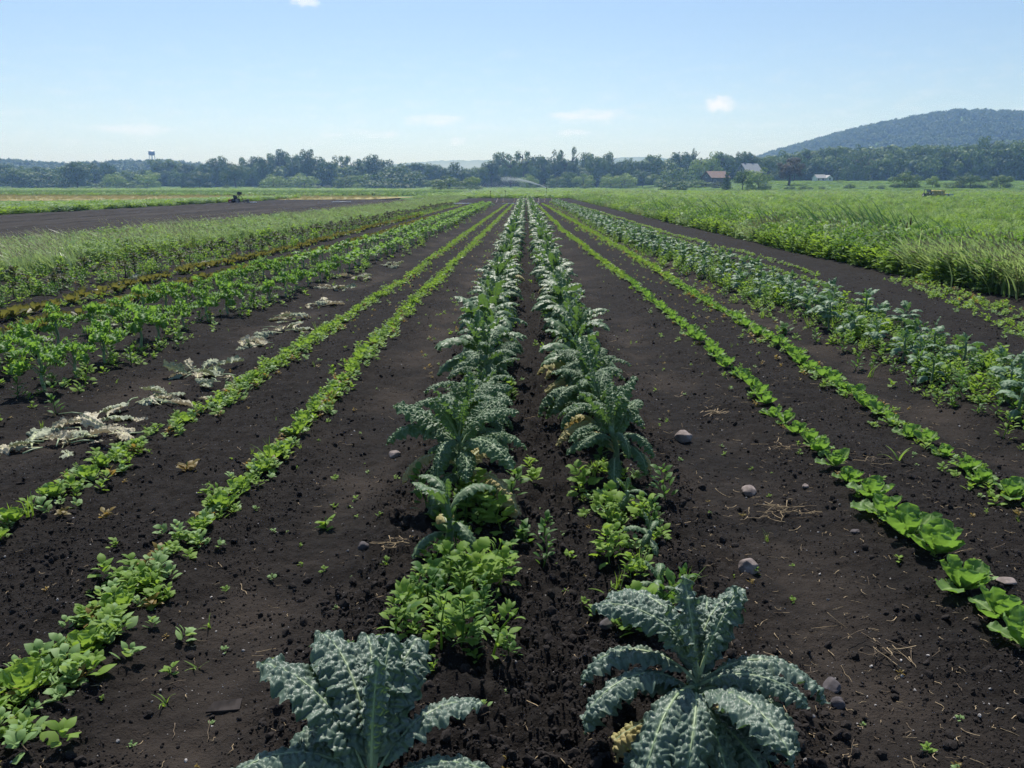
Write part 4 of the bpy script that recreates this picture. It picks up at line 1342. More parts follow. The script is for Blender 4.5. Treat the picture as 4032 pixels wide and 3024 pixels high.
SW = G_PALE + G_MID + G_DRY + B_D + B_G + B_P + B_R + M_G + M_D + M_P     # 0-3, 4-7, 8-9, 10-12, 13-15, 16-17, 18, 19-21, 22-23, 24-25


def strip(n, y0, y1, edge, width, ypow):
    y = y0 * (y1 / y0) ** (rng.random(n) ** ypow)
    ww = width(y)
    x = edge(y) + ww * rng.random(n)
    return x, y


def patches(x, y, seed, sc=.5): return pnoise(x * sc + seed * 13.7, y * sc * .6 - seed * 5.1)


def pick(x, y, table, seed):
    """mixed stands: the kind follows slow noise so that kinds grow in patches"""
    v = patches(x, y, seed) + .45 * patches(x, y, seed + 3, 1.7) + rng.normal(0, .16, len(x))
    q = np.argsort(np.argsort(v)) / len(v)
    cum = 0; out = np.zeros(len(x), int)
    for (a, bb), sh in table:
        mk = (q >= cum) & (q <= cum + sh); cum += sh
        out[mk] = rng.integers(a, bb, mk.sum())
    return out


x, y = strip(6400, 9.5, 112, lambda y: rowx('GL', y) - 2.6 - .01 * y, lambda y: 2.55 + .012 * y, .8)
ix = pick(x, y, [((0, 4), .42), ((24, 26), .12), ((16, 18), .22), ((19, 22), .08), ((4, 8), .08), ((8, 10), .04), ((22, 24), .04)], 1)
front_ = (x - (rowx('GL', y) - 2.6)) / 2.6
sc = (.62 + .30 * rng.random(len(x))) * (1.05 - .28 * front_) * (1 - .15 * sstep(20, 60, y)) * np.where(ix >= 10, 1.18, 1)
scatter('tall_grass', SW, np.stack([x, y, np.full(len(x), -.03)], 1), rz_only(len(x), .10) * np.array([1, 1, .12]), sc, ix, 'tall windblown pale green grass and weeds along the left of the crop rows', 'tall grass')

# ------------------------------------------------------------------ weedy border and meadow on the right
x, y = strip(9000, 9.0, 118, lambda y: rowx('GR', y), lambda y: 1.6 + .02 * y, .8)
ix = pick(x, y, [((13, 16), .24), ((19, 22), .20), ((10, 13), .17), ((22, 24), .12), ((4, 8), .08), ((24, 26), .07), ((0, 4), .07), ((8, 10), .05)], 2)
inn = np.clip((x - rowx('GR', y)) / 1.6, 0, 1)
sc = (.45 + .65 * rng.random(len(x)) ** 1.3) * np.where(ix >= 10, 1.2, .9) * (.80 + .32 * inn) * (1 - .15 * sstep(25, 70, y))
scatter('border_weeds', SW, np.stack([x, y, np.full(len(x), -.03)], 1), rz_only(len(x), .10) * np.array([1, 1, .2]), sc, ix, 'dense leafy green weeds along the right edge of the bare soil', 'weeds')
n = 700
y = rng.uniform(10.5, 15.5, n); x = rowx('GR', y) + .1 + rng.random(n) * 3.2
scatter('tall_grass', SW, np.stack([x, y, np.full(n, -.03)], 1), rz_only(n, .1) * np.array([1, 1, .12]), rng.uniform(.8, 1.15, n), rng.choice([0, 1, 2, 3, 4, 5, 0, 1], n), 'tall arching pale grass at the right edge of the picture by the bare soil', 'tall grass')

n = 26000
yy = 9 * (190 / 9) ** (rng.random(n) ** .72)
xx = rowx('GR', yy) + 1.0 + rng.random(n) ** 1.15 * (yy * .78 + 4)
ix = pick(xx, yy, [((19, 22), .28), ((4, 8), .14), ((13, 16), .10), ((24, 26), .13), ((0, 4), .08), ((22, 24), .20), ((8, 10), .07)], 5)
sc = (.30 + .50 * rng.random(n) ** 1.6) * (1 + 1.1 * sstep(30, 160, yy))
sc3 = np.stack([sc * (1 + sstep(40, 160, yy)), sc * (1 + sstep(40, 160, yy)), sc * .85], 1)
scatter('meadow_grass', SW, np.stack([xx, yy, terr(xx, yy) - .03], 1), rz_only(n, .10) * np.array([1, 1, .3]), sc3, ix, 'broad green weedy meadow filling the ground right of the crop rows', 'grass')
# far meadows, both sides and beyond the crop
n = 26000
yy = 112 * (372 / 112) ** (rng.random(n) ** .9)
xx = rng.uniform(-.72, .72, n) * yy
keep = ~((xx < -16) & (yy < 140)) & ~((xx > 54) & (xx < 136) & (yy > 175) & (yy < 193))
xx, yy = xx[keep], yy[keep]; n = len(xx)
ix = pick(xx, yy, [((19, 22), .44), ((4, 8), .16), ((24, 26), .20), ((22, 24), .16), ((8, 10), .04)], 7)
sc = rng.uniform(.9, 1.7, n) * (1 + .5 * sstep(150, 350, yy))
scatter('meadow_grass', SW, np.stack([xx, yy, terr(xx, yy) - .03], 1), rz_only(n, .08) * np.array([1, 1, .3]), np.stack([sc * 1.8, sc * 1.8, sc * .62 * (1 - .72 * sstep(150, 200, yy) * sstep(20, 60, xx))], 1), ix, 'flat green grassland stretching from the crop field to the tree line', 'grass')
# green verge beyond the harrowed field on the left
n = 5200
yy = 26 * (112 / 26) ** (rng.random(n) ** .8); xx = -31.6 - rng.random(n) ** 1.2 * (3 + .30 * np.clip(yy, 0, 62) * np.clip((88 - yy) / 40, .12, 1))
ix = pick(xx, yy, [((4, 8), .14), ((19, 22), .46), ((24, 26), .20), ((22, 24), .20)], 9)
scatter('verge_weeds', SW, np.stack([xx, yy, np.full(n, -.02)], 1), rz_only(n, .1) * np.array([1, 1, .3]), np.repeat((rng.uniform(.7, 1.4, n))[:, None], 3, 1) * np.array([1.5, 1.5, .6]), ix, 'green weedy verge beyond the harrowed field on the left', 'weeds')
n = 2600
yy = rng.uniform(88, 139, n); xx = rng.uniform(-124, -20, n)
keep = (yy < 102 + (-xx - 20) * .36 + 22) & (yy > 103 - (-xx - 20) * .26); xx, yy = xx[keep], yy[keep]; n = len(xx)
scatter('dry_grass', [tuft_mesh('tuft', 560 + i, 20, .4, .02, M['grass_dry'], .2, (-.1, 0)) for i in range(2)], np.stack([xx, yy, np.full(n, 0.0)], 1), rz_only(n, .1), rng.uniform(.7, 1.3, n), rng.integers(0, 2, n), 'strip of dry tan grass behind the harrowed field on the left', 'grass')
# corn
CN = [tuft_mesh('corn', 570 + i, 11, .85, .055, M['corn'], .03, (-.12, 0), 1.5, nu=6) for i in range(3)]
P = []
for rr in np.arange(142, 205, 1.5):
    for c in np.arange(-140, -14, .62):
        if rng.random() < .62: P.append((c + rng.normal(0, .12), rr + rng.normal(0, .1)))
P = np.array(P)
scatter('corn_rows', CN, np.stack([P[:, 0], P[:, 1], terr(P[:, 0], P[:, 1])], 1), rz_only(len(P), .06), rng.uniform(.75, 1.1, len(P)), rng.integers(0, 3, len(P)), 'rows of young corn with shining leaf tips in front of the left tree line', 'corn')

# reed clumps that stand out in the right meadow, and the cattails
for i, (x, y, n, h, lab) in enumerate([(8.9, 23.6, 46, 1.22, 'tallest dark reed clump leaning left in the right meadow'), (9.7, 23.0, 40, 1.16, 'reed clump with bent dark blades right of the tallest clump'),
                                       (10.5, 23.5, 26, 1.12, 'thin row of leaning reeds at the right of the reed stand'), (8.1, 26.5, 34, 1.0, 'low reed clump left of the tallest reeds'),
                                       (8.3, 34.0, 60, 1.05, 'broad dark reed patch farther up the meadow edge'), (7.9, 42.0, 60, 1.05, 'far dark reed patch close to the bare soil'),
                                       (10.2, 21.0, 16, .95, 'few slanting reeds near the brown cattails'), (9.5, 18.0, 22, .85, 'nearest dark reed clump, close to the arching pale grass')]):
    spread = .32 if n < 50 else .9
    o = bpy.data.objects.new('reed_clump', tuft_mesh('reed_clump', 600 + i, int(n * 1.6), h * 1.28, .040, M['reed'], spread, (-.55, .0), .35, nu=7))
    link(o); o.location = (x, y, -.03); tag(o, lab, 'reeds', 'reed clumps in the right meadow')
root = empty('cattail', (9.2, 20.3, 0), 0, 'three brown cattail heads on stalks in the right meadow', 'cattail')
for dx, hh in ((0, .85), (.18, .80), (.26, .92)):
    b = MB(); b.tube([(dx, 0, -.03), (dx - .02, 0, hh * .5), (dx - .03, 0, hh)], [.008, .006, .004], 5); b.build('stalk', [M['reed']], root)
    b = MB(); b.tube([(dx - .022, 0, hh * .72), (dx - .025, 0, hh * .74), (dx - .03, 0, hh * .96), (dx - .03, 0, hh * .98)], [.005, .015, .015, .004], 7); b.build('seed_head', [M['cattail']], root)
for x, y, s, lab in ((8.6, 22.0, .9, 'rust-coloured dock in front of the tall reeds'), (9.3, 21.2, .8, 'second rusty dock plant to the right in front of the reeds'), (10.0, 20.7, .6, 'small rusty dock right of the other two')):
    o = bpy.data.objects.new('dock_plant', B_R[0]); link(o); o.location = (x, y, 0); o.scale = (s * 1.3, s * 1.3, s); tag(o, lab, 'weed')

# ------------------------------------------------------------------ trees
# rank, x, y, ground, height, width, kind, colour, bearing
TREES='''F -238.4 373.0 0.4 9.5 9.5 round dark 20
F -230.0 373.0 0.4 8.6 10.5 round mid 60
F -220.8 373.0 0.4 9.5 16.4 dome dark 102
F -208.0 373.0 0.4 12.5 11.4 broad dark 160
F -190.0 373.0 0.4 7.6 8.8 dome light 247
F -199.5 373.0 0.4 3.3 6.7 bush mid 205
F -184.5 373.0 0.4 3.7 6.7 bush mid 275
F -175.4 373.0 0.4 8.4 9.3 dome light 315
F -151.3 373.0 0.4 7.8 10.1 round dark 428
F -158.4 373.0 0.4 7.0 3.8 cedar dark 395
F -134.6 373.0 0.4 11.1 10.1 broad dark 505
F -139.3 373.0 0.4 2.1 2.7 bush light 487
F -117.2 373.0 0.4 6.6 10.1 dome light 589
F -102.9 373.0 0.4 7.2 12.2 dome light 656
F -93.6 362.0 0.23 1.8 3.1 bush grey 688
F -89.5 362.0 0.23 2.0 3.3 bush grey 708
F -83.8 373.0 0.4 7.2 9.5 dome mid 746
F -76.3 373.0 0.4 6.6 7.2 round light 782
F -76.2 362.0 0.23 3.0 3.7 bush light 772
F -61.0 362.0 0.23 9.7 21.2 dome dark 845
F -45.3 363.0 0.25 4.2 6.1 round mid 923
F -26.6 271.0 0.0 5.2 10.1 dome mid 970
F -19.0 271.0 0.0 4.8 5.5 round light 1020
F -0.3 375.8 0.45 6.9 7.2 dome light 1143
F 12.1 373.7 0.41 6.3 7.6 dome mid 1202
F 18.2 378.3 0.49 7.5 6.8 round mid 1230
F 24.3 374.5 0.42 7.1 8.4 dome light 1260
F 36.8 373.1 0.41 6.9 8.0 dome light 1320
F 43.6 378.4 0.62 7.0 9.8 dome light 1350
F 53.0 386.7 1.13 7.9 8.7 round dark 1389
F 7.8 384.8 0.61 1.9 3.9 bush grey 1180
F 57.3 378.0 1.21 5.8 7.2 round mid 1415
F 62.2 359.0 1.21 10.3 12.1 dome mid 1455
F 48.9 285.0 0.23 3.3 7.1 bush dark 1450
F 49.4 266.0 0.18 2.6 2.7 bush dark 1475
F 64.2 315.0 1.11 3.3 10.3 bush mid 1508
F 65.9 289.0 1.0 2.4 3.6 bush grey 1551
F 62.0 260.0 0.5 5.8 3.7 cedar dark 1571
F 65.3 253.0 0.52 6.2 4.3 round mid 1607
F 68.8 249.0 0.56 6.6 6.5 dome light 1640
F 87.8 280.0 1.9 8.8 7.3 lone brown 1709
F 111.5 247.0 1.23 4.9 7.0 dome mid 1956
F 113.5 244.0 1.13 1.8 2.8 bush light 1978
F 120.0 247.0 1.23 3.3 3.3 round light 2017
F 129.5 244.0 1.13 4.5 6.9 dome dark 2100
F 138.3 244.0 1.13 3.7 5.5 round mid 2165
F 124.5 244.0 1.13 1.8 4.7 bush mid 2060
F 109.0 291.0 2.75 1.1 2.0 bush light 1815
F 77.2 245.0 0.69 1.2 2.6 bush dark 1707
F 80.3 243.0 0.71 1.1 1.9 bush dark 1734
F 82.1 242.0 0.73 0.8 1.5 bush dark 1750
F 84.9 240.0 0.73 0.9 1.6 bush dark 1776
F 94.0 243.0 0.96 1.5 2.7 bush dark 1836
F 99.5 241.0 0.97 0.9 1.4 bush mid 1883
F 100.5 237.0 0.85 1.3 1.9 bush mid 1903
F 22.1 332.0 0.0 1.5 1.1 bush dark 1262
F -38.9 157.0 0.0 0.9 1.1 bush dark 707
F -37.4 166.0 0.0 0.6 0.7 bush dark 747
B -284.3 439.4 1.64 12.1 9.9 broad dark 5
B -259.2 415.0 1.2 10.5 10.3 round mid 45
B -259.4 429.2 1.47 10.6 9.2 broad dark 80
B -240.3 417.5 1.25 10.5 9.4 broad mid 130
B -220.8 412.8 1.15 12.3 9.8 broad dark 200
B -211.7 409.8 1.1 12.3 6.9 round dark 232
B -206.1 414.6 1.19 8.2 7.0 round mid 268
B -216.6 446.7 1.75 7.3 7.1 broad dark 290
B -201.0 442.3 1.68 13.8 11.5 tall mid 340
B -193.0 441.3 1.67 14.2 11.4 broad mid 370
B -185.5 441.0 1.67 12.3 9.9 broad dark 400
B -163.4 413.7 1.17 11.8 7.9 broad dark 445
B -161.3 418.9 1.28 13.9 8.5 tall dark 462
B -162.5 433.2 1.54 15.0 7.3 tall mid 479
B -159.7 437.9 1.62 12.5 8.9 broad dark 498
B -154.8 443.5 1.7 14.2 7.5 tall mid 525
B -149.8 444.6 1.72 15.2 7.0 tall dark 546
B -133.2 408.9 1.08 14.9 7.8 broad dark 566
B -136.0 432.3 1.52 16.2 8.3 tall mid 585
B -131.4 435.2 1.57 18.3 10.3 tall dark 607
B -123.2 427.8 1.44 16.3 8.2 broad mid 632
B -112.3 413.0 1.16 17.6 9.3 tall dark 660
B -110.8 426.3 1.41 15.1 9.6 broad dark 682
B -101.4 409.0 1.08 12.8 9.2 broad dark 704
B -102.8 447.1 1.75 15.7 9.1 sparse mid 735
B -96.6 443.9 1.71 15.4 8.5 sparse mid 757
B -88.2 429.6 1.48 13.3 6.3 tall dark 779
B -80.2 418.5 1.27 15.4 10.9 tall dark 803
B -79.7 445.9 1.74 14.0 10.1 broad dark 826
B -68.4 430.8 1.49 11.9 8.7 broad mid 862
B -64.0 444.7 1.72 12.3 10.0 broad dark 888
B -57.8 443.2 1.7 12.3 11.0 broad dark 912
B -49.6 427.9 1.44 11.9 8.7 broad dark 938
B -37.9 423.6 1.36 12.3 7.2 round dark 985
B -43.8 432.0 1.52 9.5 7.3 broad mid 964
B -32.5 424.4 1.38 9.5 8.1 broad mid 1008
B -24.6 412.3 1.14 9.9 7.9 broad mid 1038
B -19.3 418.7 1.27 13.3 9.4 broad dark 1062
B -15.4 441.6 1.67 17.2 11.0 tall mid 1082
B -9.6 406.9 1.04 18.2 9.2 sparse mid 1102
B -3.3 407.1 1.04 19.5 11.9 sparse mid 1130
B 1.4 433.2 1.54 16.1 10.7 broad dark 1150
B 7.4 417.6 1.25 14.9 9.4 broad dark 1176
B 14.5 429.1 1.46 18.1 8.2 sparse mid 1205
B 22.0 426.2 1.41 18.4 7.2 sparse mid 1237
B 17.8 420.4 1.3 14.5 9.5 broad dark 1220
B 30.3 449.9 1.79 17.1 10.7 tall mid 1265
B 33.6 413.8 1.18 15.9 9.8 broad mid 1290
B 40.3 423.6 1.41 16.5 8.1 tall mid 1315
B 44.1 414.1 1.32 13.1 9.3 broad dark 1335
B 51.4 433.5 1.96 13.3 6.4 tall mid 1357
B 54.0 417.4 1.79 12.1 8.0 broad dark 1376
B 61.1 421.0 2.26 15.3 11.4 broad mid 1405
B 69.4 438.6 3.12 12.3 9.9 broad mid 1428
B 75.9 419.4 3.22 15.2 9.5 broad dark 1470
B 78.7 398.8 3.0 16.3 6.7 cedar dark 1500
B 85.2 445.7 4.27 14.0 10.1 broad dark 1488
B 78.2 376.8 2.55 10.7 8.9 round light 1517
B 81.6 375.0 2.74 14.1 9.3 dome light 1536
B 88.4 383.0 3.29 14.0 8.6 broad mid 1560
B 99.0 408.7 4.28 12.4 8.3 broad dark 1580
B 101.6 401.5 4.21 13.0 6.3 tall dark 1600
B 101.4 383.4 3.86 13.3 7.4 broad dark 1621
B 106.9 387.9 4.05 10.6 7.4 broad dark 1640
B 109.4 380.5 3.93 11.5 8.6 broad mid 1662
B 118.5 394.0 4.18 14.0 10.7 dome mid 1687
B 119.4 374.1 3.82 12.3 8.4 broad dark 1720
B 135.1 405.5 4.41 15.1 10.1 broad mid 1746
B 142.7 415.0 4.6 13.6 9.4 broad dark 1765
B 147.7 417.8 4.65 14.9 9.0 tall dark 1783
B 149.4 407.3 4.45 16.2 10.1 broad mid 1808
B 159.2 418.1 4.66 13.2 9.4 broad dark 1832
B 145.5 372.9 3.8 16.0 8.8 dome dark 1851
B 155.2 385.9 4.03 10.9 7.8 round brown 1870
B 172.4 418.4 4.66 15.8 10.4 broad mid 1890
B 173.8 409.2 4.48 13.4 9.2 broad dark 1912
B 170.4 391.7 4.14 15.1 9.7 broad mid 1932
B 187.6 417.3 4.64 14.2 10.4 broad mid 1958
B 186.3 401.8 4.34 16.7 10.9 broad mid 1985
B 196.2 411.3 4.52 13.9 9.7 broad dark 2008
B 188.9 386.1 4.03 15.8 10.0 broad mid 2032
B 192.6 381.2 3.94 14.0 9.5 broad dark 2060
B 205.2 393.3 4.17 17.2 10.6 broad mid 2092
B 202.0 378.5 3.89 14.0 8.5 broad dark 2112
B 211.6 390.3 4.11 19.4 8.4 tall mid 2131
B 231.3 418.2 4.66 18.0 10.4 broad dark 2150
B 219.1 387.9 4.06 18.1 10.5 broad mid 2172
B 217.2 372.5 3.79 17.9 10.9 broad mid 2206
B 224.1 374.2 3.82 17.4 11.0 broad dark 2235'''


def crown_mesh(name, seed, blobs, leaves, leaf, mat, gap=0.0):
    """crown from leaf clumps in a unit envelope (width 1, height 1, base at 0): blobs = (x, y, z, r)"""
    r = np.random.default_rng(seed)
    Vs, n = [], 0
    B = np.array(blobs)
    wts = B[:, 3] ** 2; wts /= wts.sum()
    for (bx, by, bz, br), w in zip(B, wts):
        m = int(leaves * w)
        d = r.normal(size=(m, 3)); d /= np.linalg.norm(d, axis=1)[:, None]
        lump = 1 + .30 * pnoise(d[:, 0] * 2.2 + bx * 9, d[:, 1] * 2.2 + d[:, 2] * 2 + bz * 7)
        rad = br * lump * (1 - .35 * r.random(m) ** 2.6)
        c = np.array([bx, by, bz]) + d * rad[:, None] * np.array([1, 1, .85])
        nrm = d * 1.3 + r.normal(size=(m, 3)) * .38 + np.array([0, 0, .2])
        nrm /= np.linalg.norm(nrm, axis=1)[:, None]
        u = np.cross(nrm, r.normal(size=(m, 3))); u /= np.linalg.norm(u, axis=1)[:, None]
        v = np.cross(nrm, u)
        s = leaf * r.uniform(.55, 1.3, m)[:, None]
        q = np.stack([c - u * s * .5, c + v * s * .42, c + u * s * .5, c - v * s * .42], 1)
        Vs.append(q.reshape(-1, 3)); n += m
    V = np.concatenate(Vs)
    V[:, 2] = np.maximum(V[:, 2], .0)
    F = np.arange(len(V)).reshape(-1, 4)
    b = MB(); b.add(V, F)
    return b.mesh(name, [mat], smooth=False)


def blobs_for(kind, r):
    if kind in ('round', 'dome', 'bush'):
        bl = [(0, 0, .50, .30)]
        for i in range(13):
            a = i * 2.4; h = r.uniform(.10, .82) if kind == 'round' else r.uniform(.02, .70)
            q = .36 * math.sqrt(max(.05, 1 - ((h - .35) / .62) ** 2))
            bl.append((q * math.cos(a), q * math.sin(a), h, r.uniform(.15, .23)))
        bl += [(.30 * math.cos(i * 1.26), .30 * math.sin(i * 1.26), .08, .20) for i in range(5)] if kind != 'round' else []
        bl.append((r.normal(0, .08), r.normal(0, .08), .84, .15))
    elif kind == 'broad':
        bl = [(0, 0, .5, .28)]
        for i in range(15):
            a = i * 2.4 + r.normal(0, .3); h = r.uniform(.14, .84)
            q = r.uniform(.22, .40) * (1 if h < .7 else .7)
            bl.append((q * math.cos(a), q * math.sin(a), h, r.uniform(.13, .23)))
        bl += [(r.normal(0, .18), r.normal(0, .18), r.uniform(.78, .88), r.uniform(.12, .17)) for _ in range(3)]
    elif kind == 'tall':
        bl = []
        for i in range(17):
            h = .12 + .80 * i / 16; a = i * 2.4 + r.normal(0, .3)
            q = r.uniform(.10, .34) * (1.05 - .55 * h)
            bl.append((q * math.cos(a), q * math.sin(a), h, r.uniform(.14, .22) * (1.1 - .35 * h)))
    elif kind == 'sparse':
        bl = []
        for i in range(15):
            h = r.uniform(.22, .94); a = i * 2.4 + r.normal(0, .4)
            q = r.uniform(.08, .42)
            bl.append((q * math.cos(a), q * math.sin(a), h, r.uniform(.08, .14)))
    elif kind == 'cedar':
        bl = []
        for i in range(16):
            h = .05 + .88 * i / 15; a = i * 2.4
            q = .26 * (1 - h) ** .6 * r.uniform(.5, 1)
            bl.append((q * math.cos(a), q * math.sin(a), h, .22 * (1 - h * .78)))
    elif kind == 'lone':
        bl = [(0, 0, .58, .28)]
        for i in range(16):
            a = i * 2.4 + r.normal(0, .3); h = r.uniform(.26, .90)
            q = r.uniform(.2, .40)
            bl.append((q * math.cos(a), q * math.sin(a), h, r.uniform(.10, .19)))
    return bl


def trunk_mesh(seed, kind):
    r = np.random.default_rng(seed)
    b = MB()
    top = .55 if kind in ('round', 'dome', 'bush') else .8
    z = np.linspace(-.04, top, 7)
    P = np.stack([.015 * np.sin(z * 9 + seed), .015 * np.cos(z * 7 + seed), z], 1)
    b.tube(P, np.linspace(.040, .012, 7) * (.8 if kind != 'lone' else 1.5), 7)
    for i in range(7):
        zz = r.uniform(.22, top * .95); a = i * 2.4 + r.normal(0, .3); l = r.uniform(.16, .32)
        p0 = np.array([0, 0, zz]); d = np.array([math.cos(a) * l, math.sin(a) * l, l * r.uniform(.5, 1.0)])
        b.tube([p0, p0 + d * .5 + np.array([0, 0, -.01]), p0 + d], [.018, .011, .004], 5, 0, 0, False)
    return b.mesh('trunk', [M['bark']])


CROWN, TRUNK = {}, {}
KN = {'round': (2400, .060), 'dome': (2800, .052), 'bush': (1000, .085), 'broad': (2400, .060), 'tall': (2200, .058), 'sparse': (1150, .050), 'cedar': (1500, .060), 'lone': (2600, .055)}
for kd in KN:
    for v in range(1 if kd in ('cedar', 'lone') else 3):
        r = np.random.default_rng(1000 + 10 * len(kd) + v + ord(kd[0]))
        CROWN[kd, v] = crown_mesh('crown', 50 + v + ord(kd[1]), blobs_for(kd, r), KN[kd][0], KN[kd][1], M['t_mid'])
        TRUNK[kd, v] = trunk_mesh(70 + v + ord(kd[0]), kd)
_cc = {}


def crown_col(kd, v, col):
    if (kd, v, col) not in _cc:
        me = CROWN[kd, v].copy(); me.materials[0] = M['t_' + col]; _cc[kd, v, col] = me
    return _cc[kd, v, col]


LAND = [(0, 'the left edge'), (328, 'the water tower'), (518, 'the farm machine'), (690, 'the small grey bushes'), (846, 'the big dome tree'), (1115, 'the sprinkler spray'),
        (1325, 'the twin dome trees'), (1545, 'the orange-roofed barn'), (1616, 'the grey-roofed building'), (1780, 'the white cottage'), (2005, 'the hay wagon'), (2212, 'the right edge')]
LOOK = {'dark': 'dark green', 'mid': 'mid green', 'light': 'light green', 'grey': 'greyish green', 'brown': 'brownish'}
KW = {'round': 'rounded tree', 'dome': 'dome-shaped tree', 'bush': 'low bush', 'broad': 'broad tree', 'tall': 'tall tree', 'sparse': 'open-crowned tree', 'cedar': 'narrow cedar-like tree', 'lone': 'tree with bare trunk'}
seen = {}
for ln in sorted(TREES.split('\n'), key=lambda s: float(s.split()[-1])):
    rank, x, y, zb, h, w, kd, col, cx = ln.split()
    x, y, zb, h, w, cx = map(float, (x, y, zb, h, w, cx))
    li = max(i for i in range(len(LAND)) if LAND[i][0] <= cx)
    key = (rank, kd, col, li)
    seen[key] = seen.get(key, 0) + 1
    rk = 'front rank' if rank == 'F' else 'back rank'
    if kd == 'lone': lab = 'big brownish tree with bare dark trunk standing on the grass left of the white cottage'
    else: lab = '%s %s, %s in %s right of %s' % (LOOK[col], KW[kd], ordn(seen[key]), rk, LAND[li][1])
    r = np.random.default_rng(int(cx * 7 + y))
    v = int(r.integers(3)) if kd not in ('cedar', 'lone') else 0
    nm = 'bush' if kd == 'bush' else 'tree'
    root = empty(nm, (x, y, float(terr(x, y)) - .05), r.uniform(0, 6.28), lab, 'bush' if kd == 'bush' else 'tree', 'trees and bushes of the far tree line')
    c = bpy.data.objects.new('crown', crown_col(kd, v, col)); link(c, root)
    lift = .10 * h if kd == 'lone' else 0
    c.scale = (w * (1.28 if rank == 'F' else 1.32),) * 2 + (h * 1.03 - lift,); c.location = (0, 0, lift)
    t = bpy.data.objects.new('trunk', TRUNK[kd, v]); link(t, root)
    t.scale = (h * (.9 if kd != 'bush' else .6),) * 2 + (h,)

# ------------------------------------------------------------------ woods behind, the hill, far ridges
WC = [crown_mesh('wood', 900 + i, blobs_for(kd, np.random.default_rng(77 + i)), 900, .105, M['t_' + c]) for i, (kd, c) in enumerate((('round', 'dark'), ('broad', 'dark'), ('broad', 'mid'), ('tall', 'mid'), ('dome', 'mid')))]
HC = [crown_mesh('hillwood', 920 + i, blobs_for(kd, np.random.default_rng(87 + i)), 420, .16, M['t_hill']) for i, kd in enumerate(('round', 'broad', 'dome', 'tall'))]


def woods(name, X, Y, Z, wdt, hgt, protos, label):
    n = len(X)
    s = np.stack([wdt, wdt, hgt], 1)
    return scatter(name, protos, np.stack([X, Y, Z], 1), np.stack([np.zeros(n), np.zeros(n), rng.random(n) * 6.28], 1), s, rng.integers(0, len(protos), n), label, 'wood')


# solid wood right behind the tree line; its height follows the skyline
n = 2200
Y = rng.uniform(425, 520, n); X = rng.uniform(-.68, .72, n) * Y
px = 1144 + X / Y * 1720
hh = np.interp(px, [0, 100, 240, 420, 560, 620, 720, 860, 960, 1040, 1080, 1160, 1330, 1440, 1640, 1700, 1850, 2100, 2212], [9, 10, 9, 10, 13, 15, 13, 11, 8, 8, 13, 14, 12, 13, 13, 16, 18, 20, 20])
keep = rng.random(n) < np.where((px > 225) & (px < 300), .25, 1)
X, Y, hh = X[keep], Y[keep], hh[keep]
hh = hh * rng.uniform(.65, 1.0, len(X))
woods('forest', X, Y, terr(X, Y) - .5, hh * rng.uniform(.8, 1.3, len(X)), hh, WC, 'dense dark wood closing the view behind the front trees')
n = 900
X = rng.uniform(122, 345, n); Y = rng.uniform(370, 470, n)
px = 1144 + X / Y * 1720
keep = (px > 1650) & ((Y > 385) | (px > 1860)); X, Y, px = X[keep], Y[keep], px[keep]
hh = np.interp(px, [1650, 1750, 1850, 2000, 2130, 2300], [11, 13, 14, 15, 17, 18]) * rng.uniform(.6, .95, len(X))
woods('forest', X, Y, terr(X, Y) - .5, hh * rng.uniform(.7, 1.0, len(X)), hh, WC, 'thick mixed wood behind the white cottage at the foot of the hill')


def hill_z(X, Y):
    prof = np.interp(X, [60, 150, 230, 288, 345, 400, 440, 503, 560, 640, 720, 900, 1200], [0, 6, 17, 31, 49, 64, 73, 85.5, 85.5, 81, 77, 60, 30])
    d = Y - 1040
    dep = np.where(d < 0, np.exp(-(d / 230) ** 2), np.exp(-(d / 400) ** 2))
    return prof * dep + 1.2 * fbm(X / 90, Y / 90, 3) * np.clip(prof / 40, 0, 1) - .3


grid(np.arange(40, 1240, 20.0), np.arange(520, 1600, 20.0), lambda X, Y: hill_z(X, Y), M['meadow'], 'hill')
n = 15000
X = rng.uniform(60, 900, n); Y = rng.uniform(560, 1130, n)
pr = np.interp(X, [60, 150, 900], [0, 1, 1]); keep = (rng.random(n) < pr) & (X < .75 * Y)
X, Y = X[keep], Y[keep]
hh = rng.uniform(6, 9.5, len(X))
woods('forest', X, Y, hill_z(X, Y) - 1.5, hh * rng.uniform(.8, 1.15, len(X)), hh, HC, 'unbroken forest covering the round hill on the right')


def ridge_z(X, Y):
    prof = np.interp(X, [-700, -560, -520, -470, -420, -380, -340, -300, -262, -220], [22, 20, 20, 18, 17, 19, 18, 14, 8, 0])
    return prof * np.exp(-((Y - 830) / 190) ** 2) + 2 * fbm(X / 60, Y / 60, 3) * np.clip(prof / 12, 0, 1) - .3


grid(np.arange(-760, -180, 20.0), np.arange(480, 1300, 20.0), ridge_z, M['meadow'], 'ridge')
n = 3600
X = rng.uniform(-640, -215, n); Y = rng.uniform(500, 860, n); keep = np.abs(X) < .74 * Y
X, Y = X[keep], Y[keep]
hh = rng.uniform(6, 10, len(X))
woods('forest', X, Y, ridge_z(X, Y) - 1, hh * rng.uniform(.8, 1.2, len(X)), hh, HC, 'hazy woods on the low ridge under the water tower')


def far_z(X, Y):
    prof = np.interp(X / .66, [-1400, -900, -620, -420, -260, -130, 60, 200, 330, 430, 560, 800, 1400], [40, 44, 50, 66, 76, 78, 70, 82, 88, 80, 60, 50, 40]) * .66
    return prof * np.exp(-((Y - 1610) / 90) ** 2) + (1.8 * pnoise(X / 8, Y / 40) + 1.4 * pnoise(X / 21, Y / 60)) * np.exp(-((Y - 1610) / 70) ** 2)


